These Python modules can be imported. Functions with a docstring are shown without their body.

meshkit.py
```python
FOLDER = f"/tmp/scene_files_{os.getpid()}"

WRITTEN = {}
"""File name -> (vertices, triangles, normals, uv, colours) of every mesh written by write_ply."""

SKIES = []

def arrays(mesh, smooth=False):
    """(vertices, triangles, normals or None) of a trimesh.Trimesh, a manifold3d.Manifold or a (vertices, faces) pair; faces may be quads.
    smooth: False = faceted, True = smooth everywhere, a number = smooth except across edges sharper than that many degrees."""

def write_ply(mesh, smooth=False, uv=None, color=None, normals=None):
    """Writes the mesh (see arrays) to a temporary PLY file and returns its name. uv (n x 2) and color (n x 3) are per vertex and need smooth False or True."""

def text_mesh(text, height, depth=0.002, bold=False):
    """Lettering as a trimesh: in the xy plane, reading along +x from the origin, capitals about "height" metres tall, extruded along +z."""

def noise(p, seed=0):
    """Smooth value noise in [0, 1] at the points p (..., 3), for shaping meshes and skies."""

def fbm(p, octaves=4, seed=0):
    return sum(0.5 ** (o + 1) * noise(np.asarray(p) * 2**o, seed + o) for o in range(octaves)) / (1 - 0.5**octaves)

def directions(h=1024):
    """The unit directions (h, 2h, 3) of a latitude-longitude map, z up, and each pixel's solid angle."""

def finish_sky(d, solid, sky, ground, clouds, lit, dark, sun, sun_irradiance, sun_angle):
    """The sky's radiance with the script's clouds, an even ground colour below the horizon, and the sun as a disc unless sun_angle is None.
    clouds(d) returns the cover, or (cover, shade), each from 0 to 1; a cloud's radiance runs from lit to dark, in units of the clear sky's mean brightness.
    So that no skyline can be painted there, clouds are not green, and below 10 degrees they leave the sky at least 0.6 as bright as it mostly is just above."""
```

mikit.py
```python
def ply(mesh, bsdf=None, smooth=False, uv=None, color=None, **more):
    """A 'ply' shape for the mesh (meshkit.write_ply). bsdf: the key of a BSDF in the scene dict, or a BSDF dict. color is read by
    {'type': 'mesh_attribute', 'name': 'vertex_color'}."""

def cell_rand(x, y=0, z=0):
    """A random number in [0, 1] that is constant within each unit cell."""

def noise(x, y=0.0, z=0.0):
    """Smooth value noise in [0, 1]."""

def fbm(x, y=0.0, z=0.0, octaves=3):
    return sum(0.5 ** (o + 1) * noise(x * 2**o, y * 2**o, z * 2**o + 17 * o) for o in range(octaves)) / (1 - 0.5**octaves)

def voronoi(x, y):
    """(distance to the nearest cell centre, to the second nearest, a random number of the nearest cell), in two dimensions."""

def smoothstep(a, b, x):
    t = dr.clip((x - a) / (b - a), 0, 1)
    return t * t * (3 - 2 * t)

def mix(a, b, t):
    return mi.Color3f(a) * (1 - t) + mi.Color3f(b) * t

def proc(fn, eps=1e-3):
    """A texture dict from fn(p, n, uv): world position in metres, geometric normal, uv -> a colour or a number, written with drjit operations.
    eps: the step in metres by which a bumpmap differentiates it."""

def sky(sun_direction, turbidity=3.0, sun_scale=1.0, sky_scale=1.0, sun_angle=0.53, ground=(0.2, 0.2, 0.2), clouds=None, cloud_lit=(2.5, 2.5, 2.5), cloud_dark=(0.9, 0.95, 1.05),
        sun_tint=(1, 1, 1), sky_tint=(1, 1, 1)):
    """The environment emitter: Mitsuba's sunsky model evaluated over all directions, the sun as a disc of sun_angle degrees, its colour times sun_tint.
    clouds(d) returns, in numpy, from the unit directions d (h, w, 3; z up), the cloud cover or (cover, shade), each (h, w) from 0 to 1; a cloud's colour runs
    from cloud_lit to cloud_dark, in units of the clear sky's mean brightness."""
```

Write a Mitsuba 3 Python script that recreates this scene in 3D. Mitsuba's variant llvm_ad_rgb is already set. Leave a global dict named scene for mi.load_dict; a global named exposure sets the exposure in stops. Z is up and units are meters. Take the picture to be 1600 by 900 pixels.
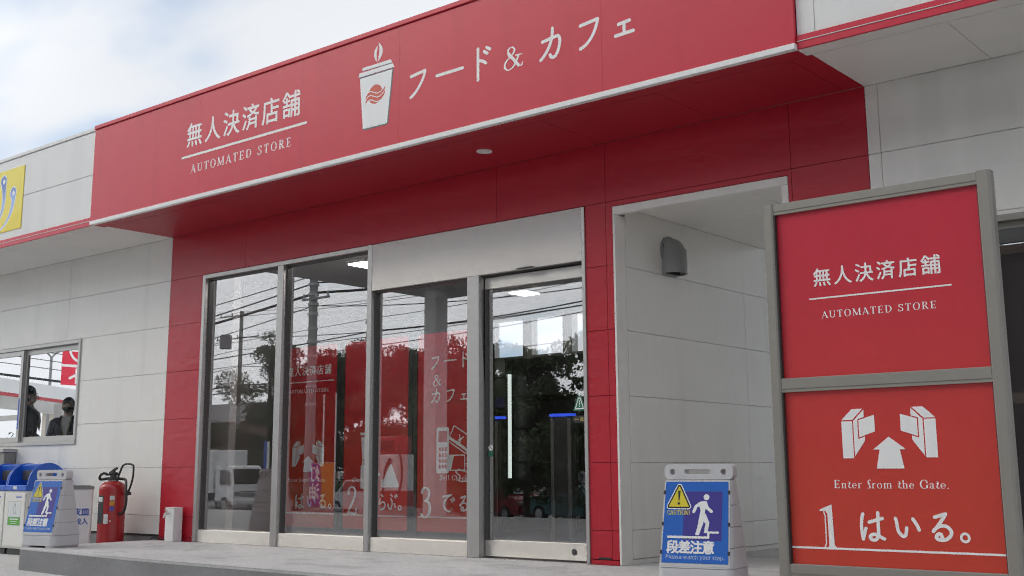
import math, random
import numpy as np, trimesh, manifold3d as m3, drjit as dr, mitsuba as mi, mikit, meshkit
from mikit import noise, fbm, smoothstep, mix, proc
from shapely import box as sbox, union_all, affinity
from shapely.geometry import Polygon, LineString, Point, MultiPolygon

# World: X runs right along the shop front, Y into the building, Z up; the front wall is Y = 0, the paved step's top is Z = 0.
# ---------------------------------------------------------------- camera, sky, exposure
T = mi.ScalarTransform4f
scene, labels = {'type': 'scene'}, {}
CAM = np.array([0.0, -6.664, 0.6293])
YAW, PITCH, ROLL = 0.6888, 0.1849, -0.0059
_fw = np.array([-math.sin(YAW) * math.cos(PITCH), math.cos(YAW) * math.cos(PITCH), math.sin(PITCH)])
_rt = np.array([math.cos(YAW), math.sin(YAW), 0.0])
_up = -math.sin(ROLL) * _rt + math.cos(ROLL) * np.cross(_rt, _fw)
scene['camera'] = {'type': 'perspective', 'fov': math.degrees(2 * math.atan(800 / 1821.0)), 'fov_axis': 'x',
                   'principal_point_offset_y': (450 - 394.84) / 900, 'near_clip': 0.05, 'far_clip': 3000.0,
                   'to_world': T().look_at(origin=CAM.tolist(), target=(CAM + _fw).tolist(), up=_up.tolist())}


SUN = np.array([-0.72, -0.50, 0.60]) / np.linalg.norm([-0.72, -0.50, 0.60])


def clouds(d):
    """A bright overcast with a few thin bluish gaps, lighter round the veiled sun."""
    p = d / np.maximum(d[..., 2:3] + 0.25, 0.05)
    n = meshkit.fbm(p * 2.0 + 22.9, 5, seed=4)
    m = meshkit.fbm(p * np.array([4.0, 9.0, 5.0]) + 0.8 * n[..., None] + 11.0, 5, seed=9)
    gap = np.clip((0.62 * n + 0.38 * m - 0.47) / 0.22, 0, 1)
    cover = 1.0 - 0.54 * gap * gap * (3 - 2 * gap)
    g = np.clip((d @ SUN - 0.46) / 0.5, 0, 1)
    shade = np.clip(0.98 - 0.85 * g * g * (3 - 2 * g) + 0.5 * (meshkit.fbm(p * 1.3 + 20.0, 4, seed=2) - 0.5), 0, 1)
    return cover, shade


scene['sky'] = mikit.sky(SUN.tolist(), turbidity=3, sun_scale=0.16, sun_angle=24, clouds=clouds,
                         sun_tint=(0.86, 0.98, 1.14), cloud_lit=(4.5, 4.6, 4.75), cloud_dark=(2.20, 2.27, 2.38), sky_tint=(0.80, 1.10, 1.28), ground=(0.25, 0.25, 0.25))
exposure = 1.93

# ---------------------------------------------------------------- helpers
def numbered(key):
    if key not in scene and key not in labels:
        return key
    n = 1
    while f'{key}_{n:03d}' in scene or f'{key}_{n:03d}' in labels:
        n += 1
    return f'{key}_{n:03d}'


def thing(name, label, cat, group=None, kind=None):
    k = numbered(name)
    labels[k] = {'label': label, 'category': cat}
    if group: labels[k]['group'] = group
    if kind: labels[k]['kind'] = kind
    return k


def struct(name, mesh, bsdf, smooth=False):
    k = numbered(name)
    scene[k] = mikit.ply(mesh, bsdf, smooth=smooth)
    labels[k] = {'kind': 'structure'}
    return k


def part(holder, name, mesh, bsdf, smooth=False, label=None, stuff=False, **more):
    k = numbered(holder + '__' + name)
    scene[k] = mikit.ply(mesh, bsdf, smooth=smooth, **more)
    if label or stuff: labels[k] = {}
    if label: labels[k]['label'] = label
    if stuff: labels[k]['kind'] = 'stuff'
    return k


def cat(*ms):
    ms = [m for a in ms for m in (a if isinstance(a, (list, tuple)) else [a])]
    return trimesh.util.concatenate(ms) if len(ms) > 1 else ms[0]


def bx(x0, x1, y0, y1, z0, z1):
    m = trimesh.creation.box((abs(x1 - x0), abs(y1 - y0), abs(z1 - z0)))
    m.apply_translation(((x0 + x1) / 2, (y0 + y1) / 2, (z0 + z1) / 2))
    return m


def hull(p):
    return trimesh.convex.convex_hull(np.asarray(p, float))


def bev(x0, x1, y0, y1, z0, z1, b=0.004):
    p = []
    for X, sx in ((x0, 1), (x1, -1)):
        for Y, sy in ((y0, 1), (y1, -1)):
            for Z, sz in ((z0, 1), (z1, -1)):
                p += [(X + sx * b, Y + sy * b, Z), (X + sx * b, Y, Z + sz * b), (X, Y + sy * b, Z + sz * b)]
    return hull(p)


def xf(m, M):
    m = m.copy(); m.apply_transform(M); return m


def frame(o, right, up):
    r, u = np.asarray(right, float), np.asarray(up, float)
    M = np.eye(4); M[:3, 0] = r; M[:3, 1] = u; M[:3, 2] = np.cross(r, u); M[:3, 3] = o
    return M


def rotz(x, y, z, deg):
    a = math.radians(deg); M = np.eye(4)
    M[:2, :2] = [[math.cos(a), -math.sin(a)], [math.sin(a), math.cos(a)]]; M[:3, 3] = (x, y, z)
    return M


def ext(shape, depth):
    gs = [g for g in getattr(shape, 'geoms', [shape]) if g.area > 1e-9 and g.geom_type == 'Polygon']
    return cat([trimesh.creation.extrude_polygon(g, depth, engine='earcut') for g in gs])


def wallxz(shape, y, depth):
    """A shape drawn in (x, z), its face at Y = y looking to -Y, reaching depth metres into +Y."""
    return xf(ext(shape, depth), frame((0, y + depth, 0), (1, 0, 0), (0, 0, 1)))


def wallyz(shape, x, depth):
    """A shape drawn in (y, z), its face at X = x looking to +X, reaching depth metres into -X."""
    return xf(ext(shape, depth), frame((x - depth, 0, 0), (0, 1, 0), (0, 0, 1)))


def flatxy(shape, z0, z1):
    m = ext(shape, z1 - z0); m.apply_translation((0, 0, z0)); return m


def cyl(p, q, r, r2=None, n=20):
    p, q = np.asarray(p, float), np.asarray(q, float)
    r2 = r if r2 is None else r2
    d = q - p; L = np.linalg.norm(d); d = d / L
    a = np.cross(d, (0, 0, 1) if abs(d[2]) < 0.9 else (1, 0, 0)); a /= np.linalg.norm(a); b = np.cross(d, a)
    t = np.linspace(0, 2 * math.pi, n, endpoint=False)
    ring = np.cos(t)[:, None] * a + np.sin(t)[:, None] * b
    v = np.vstack([p + ring * r, q + ring * r2, [p], [q]])
    f = []
    for i in range(n):
        j = (i + 1) % n
        f += [(i, j, n + j), (i, n + j, n + i), (2 * n, j, i), (2 * n + 1, n + i, n + j)]
    m = trimesh.Trimesh(v, f, process=False); m.fix_normals(); return m


def tube(pts, r, n=8):
    pts = np.asarray(pts, float)
    t = np.gradient(pts, axis=0); t /= np.linalg.norm(t, axis=1, keepdims=True)
    a = np.cross(t[0], (0, 0, 1) if abs(t[0][2]) < 0.9 else (1, 0, 0)); a /= np.linalg.norm(a)
    rr = np.broadcast_to(r, len(pts)); v = []
    ang = np.linspace(0, 2 * math.pi, n, endpoint=False)
    for i in range(len(pts)):
        a = a - t[i] * (a @ t[i]); a /= np.linalg.norm(a); b = np.cross(t[i], a)
        v.append(pts[i] + rr[i] * (np.cos(ang)[:, None] * a + np.sin(ang)[:, None] * b))
    v = np.vstack(v + [pts[:1], pts[-1:]]); f = []; N = len(pts)
    for i in range(N - 1):
        for k in range(n):
            A, B = i * n + k, i * n + (k + 1) % n
            f += [(A, B, B + n), (A, B + n, A + n)]
    for k in range(n):
        f += [(N * n, (k + 1) % n, k), (N * n + 1, (N - 1) * n + k, (N - 1) * n + (k + 1) % n)]
    return trimesh.Trimesh(v, f, process=False)


def spline(pts, n=40):
    from scipy.interpolate import CubicSpline
    pts = np.asarray(pts, float)
    s = np.r_[0, np.cumsum(np.linalg.norm(np.diff(pts, axis=0), axis=1))]
    return CubicSpline(s, pts)(np.linspace(0, s[-1], n))


def lathe(prof, n=40):
    return trimesh.creation.revolve(np.asarray(prof, float), sections=n)


def rrect(w, h, r, cx=0, cy=0):
    return sbox(cx - w / 2 + r, cy - h / 2 + r, cx + w / 2 - r, cy + h / 2 - r).buffer(r, quad_segs=6)


def lofthull(w0, d0, z0, w1, d1, z1, r, y0=0.0, y1=0.0):
    p = []
    for w, d, z, y in ((w0, d0, z0, y0), (w1, d1, z1, y1)):
        p += [(a, b, z) for a, b in rrect(w, d, min(r, w / 2.2, d / 2.2), 0, y).exterior.coords]
    return hull(p)


# ---------------------------------------------------------------- lettering
GLYPH = {
    '段': '40,-3 53,3 63,9 57,17 52,26 50,30 52,32 47,32 47,38 84,39 89,37 83,21 79,15 74,9 84,3 96,-1 91,-8 85,-6 78,-2 69,4 56,-4 44,-8;57,32 63,20 69,14 75,21 80,32;43,45 48,51 52,58 54,65 54,80 82,80 82,52 83,52 95,52 95,46 94,46 82,46 78,47 75,50 75,53 75,74 61,74 60,60 56,50 53,45 48,41;3,15 12,17 12,75 26,80 38,85 44,79 19,71 19,60 41,60 41,53 19,53 19,40 41,39 41,33 19,32 19,18 43,21 43,15 19,11 19,-7 12,-7 12,9 5,9',
    '差': '4,4 14,11 21,17 27,24 33,32 6,33 6,40 36,40 40,48 15,49 15,55 42,55 42,56 44,64 11,64 11,71 30,71 24,81 30,84 36,77 39,71 61,71 69,84 70,84 77,82 71,71 90,71 90,64 52,64 50,55 85,55 85,49 48,48 45,40 94,40 94,33 42,33 37,25 86,24 86,18 63,17 63,3 94,3 94,-4 22,-4 22,3 55,3 55,17 35,18 35,21 22,8 10,-1',
    '注': '30,2 60,3 60,28 37,28 37,35 60,35 60,58 34,58 34,65 63,65 61,70 55,82 55,82 61,84 66,78 70,69 70,68 64,66 64,65 94,65 94,58 68,58 68,35 90,35 90,28 68,28 68,3 96,2 96,-5 30,-5;10,78 13,83 14,83 27,76 32,73 32,72 28,66;7,-2 13,7 26,30 31,25 16,-3 13,-7;4,50 8,55 9,55 21,49 27,45 23,39 22,39 14,45',
    '意': '74,13 75,14 80,16 87,8 93,-1 87,-4 82,4;7,55 7,60 30,61 27,69 31,70 31,71 12,71 12,77 47,77 45,83 51,85 53,83 56,77 88,77 88,71 71,71 71,70 74,69 74,69 70,61 93,60 93,55;34,71 38,61 61,60 66,70;19,49 82,49 82,20 48,20 61,10 56,6 48,12 41,17 43,20 19,20;26,38 74,37 74,44 26,44;26,32 26,25 74,26 74,32;30,15 37,15 37,2 38,0 63,-1 65,1 67,9 73,7 71,-3 68,-6 64,-7 39,-7 33,-6 31,-4 30,-2;6,-2 12,5 18,15 24,13 19,3 12,-5',
    '灰': '26,-2 35,2 40,6 45,10 49,15 53,23 55,31 57,45 58,60 66,60 64,34 66,28 72,17 78,11 85,4 94,-2 89,-7 83,-3 71,8 61,23 57,14 54,9 45,0 31,-8;4,8 12,17 19,29 23,43 27,63 27,64 7,65 7,72 28,72 29,84 32,84 37,84 36,72 92,71 92,65 35,64 30,37 25,25 22,17 16,9 10,2;71,30 81,48 87,45 82,36 77,27;35,28 39,37 42,47 47,45 45,35 42,25 40,25',
    '皿': '4,-2 4,6 14,6 14,73 87,73 87,6 96,6 96,-2;65,6 79,6 79,66 65,66;43,6 57,6 57,66 43,66;22,6 36,6 36,66 22,66',
    '吸': '26,-4 34,6 39,16 44,31 46,43 48,71 37,71 37,78 82,78 75,50 88,50 92,49 92,48 89,38 86,28 82,20 76,11 86,4 96,-2 91,-8 82,-3 71,6 61,-3 52,-8 47,-3 57,3 66,11 59,21 52,35 46,15 40,1 32,-8;54,50 61,31 68,20 71,17 79,31 84,43 83,44 66,44 73,71 55,71;8,74 33,74 33,19 15,18 14,9 8,9;14,26 26,26 26,67 15,67',
    '殻': '46,-3 59,4 68,11 62,21 58,29 58,32 61,33 53,33 53,40 88,40 92,38 89,30 86,23 78,11 86,4 97,-1 93,-7 82,-2 73,6 63,-1 50,-8;64,33 67,24 73,16 79,24 83,33;50,45 54,50 57,56 58,62 59,80 85,80 85,53 86,52 95,53 96,47 84,46 81,47 79,50 78,54 78,73 66,74 65,58 61,49 55,41;4,-3 10,3 13,11 14,34 39,34 40,12 50,17 51,11 34,-1 30,5 33,11 33,28 20,28 20,11 18,5 16,-1 10,-8;4,69 4,75 23,76 24,84 30,84 30,76 49,75 49,69 30,69 30,62 46,61 46,55 8,55 8,61 23,62 23,69;6,34 6,49 48,49 48,34 41,34 41,43 12,43 12,34',
    '入': '4,-2 16,6 26,16 35,29 41,44 45,59 39,67 30,76 34,82 45,72 52,64 59,51 70,30 78,19 85,10 96,2 93,-7 84,-1 77,6 67,19 52,48 46,34 42,24 36,16 30,8 20,-1 11,-7',
    '油': '37,63 60,63 60,84 67,84 68,63 92,63 92,-7 85,-7 84,-2 44,-2 44,-8 37,-8;68,27 68,5 85,5 85,27;68,56 68,35 85,35 85,56;44,6 60,5 60,27 44,27;44,35 60,35 60,56 44,56;10,78 14,83 27,76 33,72 28,66;8,-2 8,-1 24,27 30,22 17,-2 14,-6;4,50 9,55 21,49 27,45 23,39 14,45',
    '灯': '45,69 45,76 96,76 96,69 79,68 78,0 77,-4 74,-6 68,-7 54,-7 51,0 67,0 70,1 71,2 71,68;31,44 34,54 38,65 44,63 35,42;5,-3 14,10 18,18 20,27 22,41 22,83 29,83 29,45 28,28 44,11 39,5 26,19 20,5 12,-6 10,-8;6,39 8,50 10,63 16,63 14,49 11,37',
    '自': '16,70 42,71 46,84 54,83 50,71 85,70 85,-8 78,-8 77,-3 24,-2 24,-8 16,-8;24,5 77,5 77,19 24,19;24,27 77,26 77,41 24,41;24,63 24,48 77,48 77,63',
    '動': '4,2 26,5 26,13 7,13 7,18 26,19 26,25 7,25 7,55 26,55 26,61 4,61 4,67 26,67 26,74 7,73 5,78 29,80 49,83 52,77 33,74 33,67 54,67 54,61 65,61 66,83 73,83 73,61 94,61 92,9 90,-1 86,-6 80,-8 69,-7 67,-1 80,-1 83,2 85,20 86,54 72,54 71,35 67,17 63,8 59,2 49,-8 49,-8 43,-3 46,0 5,-4;33,5 53,7 59,19 63,34 65,53 54,54 53,61 33,61 33,55 52,55 52,25 33,25 33,19 52,18 52,13 33,13;33,30 46,30 46,37 33,37;33,43 46,42 46,49 33,49;14,30 26,30 26,37 14,37;14,43 26,42 26,49 14,49',
    '開': '54,80 91,80 92,-1 90,-5 87,-7 83,-8 72,-8 70,-1 83,0 84,1 84,46 54,46;62,52 84,52 84,60 62,60;62,66 84,66 84,74 62,74;23,16 23,22 36,23 36,33 25,34 25,40 75,40 75,34 63,33 63,23 77,22 77,16 63,16 63,-6 57,-6 56,16 43,16 41,9 38,2 34,-3 29,-8 24,-3 32,4 34,9 36,16;43,34 43,23 56,23 56,33;9,80 45,80 45,46 16,46 16,-8 9,-8;16,52 38,52 38,60 16,60;17,74 16,66 38,66 38,74',
    '扉': '62,50 69,50 70,42 91,42 91,36 70,36 70,27 90,27 90,21 70,21 70,12 93,12 94,6 70,6 69,-7 63,-7;3,-3 9,8 13,25 14,41 15,74 49,74 45,82 52,84 58,74 89,74 89,53 22,52 20,25 16,6 10,-8;22,59 81,59 81,68 22,68;22,12 45,12 45,21 26,21 26,27 45,27 45,36 25,36 25,42 45,42 46,50 52,50 52,-7 46,-7 45,5 23,6',
    '無': '76,11 76,12 82,14 93,0 96,-6 89,-8 84,0;4,58 16,69 22,77 26,84 33,82 28,73 91,72 91,66 81,66 81,49 91,49 92,42 81,42 81,25 94,25 94,18 6,18 6,25 19,25 19,42 9,42 8,49 19,49 19,61 10,53;62,49 73,49 73,66 62,66;62,42 62,25 73,25 73,42;44,49 55,49 55,66 44,66;44,42 44,25 55,25 55,42;26,25 37,25 37,42 26,42;26,49 37,49 37,66 26,66;55,11 62,12 65,4 68,-6 61,-7;35,11 41,12 44,-6 37,-7;5,-5 12,4 17,14 24,12 19,1 12,-8',
    '人': '5,-1 12,3 20,9 26,15 32,24 39,38 43,51 45,66 46,84 54,84 54,68 55,57 60,42 65,29 73,17 80,10 86,5 96,-1 91,-7 80,-1 72,7 66,14 59,24 54,35 50,47 42,26 37,17 31,9 21,0 11,-7',
    '決': '26,-3 38,5 45,11 52,22 54,30 54,31 31,31 31,38 55,38 56,40 56,61 36,61 36,68 56,68 56,84 63,84 64,68 88,68 88,38 96,38 96,31 69,31 68,31 73,19 80,10 87,4 97,-2 91,-8 86,-6 79,0 73,6 69,12 62,27 58,18 54,11 45,0 32,-8;63,39 80,38 80,61 64,61;9,78 13,83 25,77 31,72 27,67 22,70;7,-1 15,13 24,31 29,26 29,26 17,0 13,-6;4,51 8,56 18,51 26,46 22,40 14,45',
    '済': '30,45 46,48 55,51 47,57 42,62 40,66 41,67 31,68 31,74 58,74 54,83 59,84 60,84 62,82 66,74 95,74 95,68 85,67 80,61 70,52 81,49 96,46 92,40 76,43 62,48 49,43 33,39;47,67 54,60 62,55 70,60 77,67;27,-4 34,4 38,14 40,26 40,38 47,38 47,31 76,31 77,38 84,38 84,-7 77,-7 76,10 44,10 40,1 33,-8;46,16 76,16 76,25 47,25;9,78 13,82 23,75 27,71 23,65;6,-1 13,11 22,30 27,25 12,-6;4,51 8,55 18,49 22,44 18,39',
    '店': '3,-3 6,2 9,10 11,24 12,38 13,72 51,72 47,82 54,84 60,72 94,72 94,65 20,65 20,30 18,19 16,7 13,-2 10,-8;29,-7 29,29 51,29 51,61 59,61 59,49 91,49 91,42 59,42 59,29 86,29 86,-6 79,-6 79,-3 37,-3 36,-7;36,4 79,4 79,22 37,22',
    '舗': '2,59 7,64 14,72 21,84 28,84 39,73 45,66 45,70 67,70 67,84 74,84 74,70 95,70 95,64 74,63 74,54 93,54 94,-3 93,-5 88,-8 80,-8 78,-2 87,-1 87,14 74,14 74,-7 67,-8 67,14 55,14 55,-8 48,-8 48,54 67,54 67,63 45,64 45,65 40,60 32,71 26,77 17,64 7,54;74,21 87,21 87,31 74,31;74,38 87,37 87,47 74,47;55,21 67,21 67,31 55,31;55,38 67,37 67,47 55,47;77,80 81,84 91,78 94,75 90,71 84,76;6,38 22,38 22,49 10,49 10,55 22,55 22,64 29,64 29,55 42,55 42,49 29,49 29,39 45,38 45,32 6,32;9,25 42,25 42,-5 36,-5 35,-2 16,-2 16,-7 9,-7;16,5 35,4 35,19 16,19'}


def glyph(ch):
    out = None
    rings = [Polygon([tuple(map(float, p.split(','))) for p in r.split()]) for r in GLYPH[ch].split(';')]
    for g in sorted(rings, key=lambda g: -g.area):
        out = g.buffer(0) if out is None else out.symmetric_difference(g.buffer(0))
    return out


def kanji(text, em, pitch, fat=0.0):
    """Japanese characters, the middle of the first at the origin, rounded at their corners; fat thickens the strokes (per cent of em)."""
    s = em / 100
    return union_all([affinity.affine_transform(glyph(c).buffer(-0.8).buffer(0.8 + fat, quad_segs=4), [s, 0, 0, s, i * pitch - 50 * s, -38 * s]) for i, c in enumerate(text)])


def stroke(lists, w, sm=True):
    out = []
    for pts in lists:
        p = spline(pts, 24) if sm and len(pts) > 2 else np.asarray(pts, float)
        out.append(LineString(p).buffer(w / 2, quad_segs=6))
    return union_all(out)


def _pen(pts, wx, wy, curve=True):
    p = spline(pts, 20) if curve and len(pts) > 2 else np.asarray(pts, float)
    k = wx / wy
    return affinity.scale(LineString([(a / k, b) for a, b in p]).buffer(wy / 2, quad_segs=6), k, 1, origin=(0, 0))


def _ln(x0, y0, x1, y1, w):
    return LineString([(x0, y0), (x1, y1)]).buffer(w / 2, cap_style='flat')


def _sf(x, y, hw):
    return sbox(x - hw, y if y < 0.3 else y - 0.045, x + hw, y + 0.045 if y < 0.3 else y)


def _ring(cx, cy, rx, ry, tx, ty):
    c = Point(0, 0).buffer(1, quad_segs=16)
    return affinity.translate(affinity.scale(c, rx, ry), cx, cy).difference(affinity.translate(affinity.scale(c, rx - tx, ry - ty), cx, cy))


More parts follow.
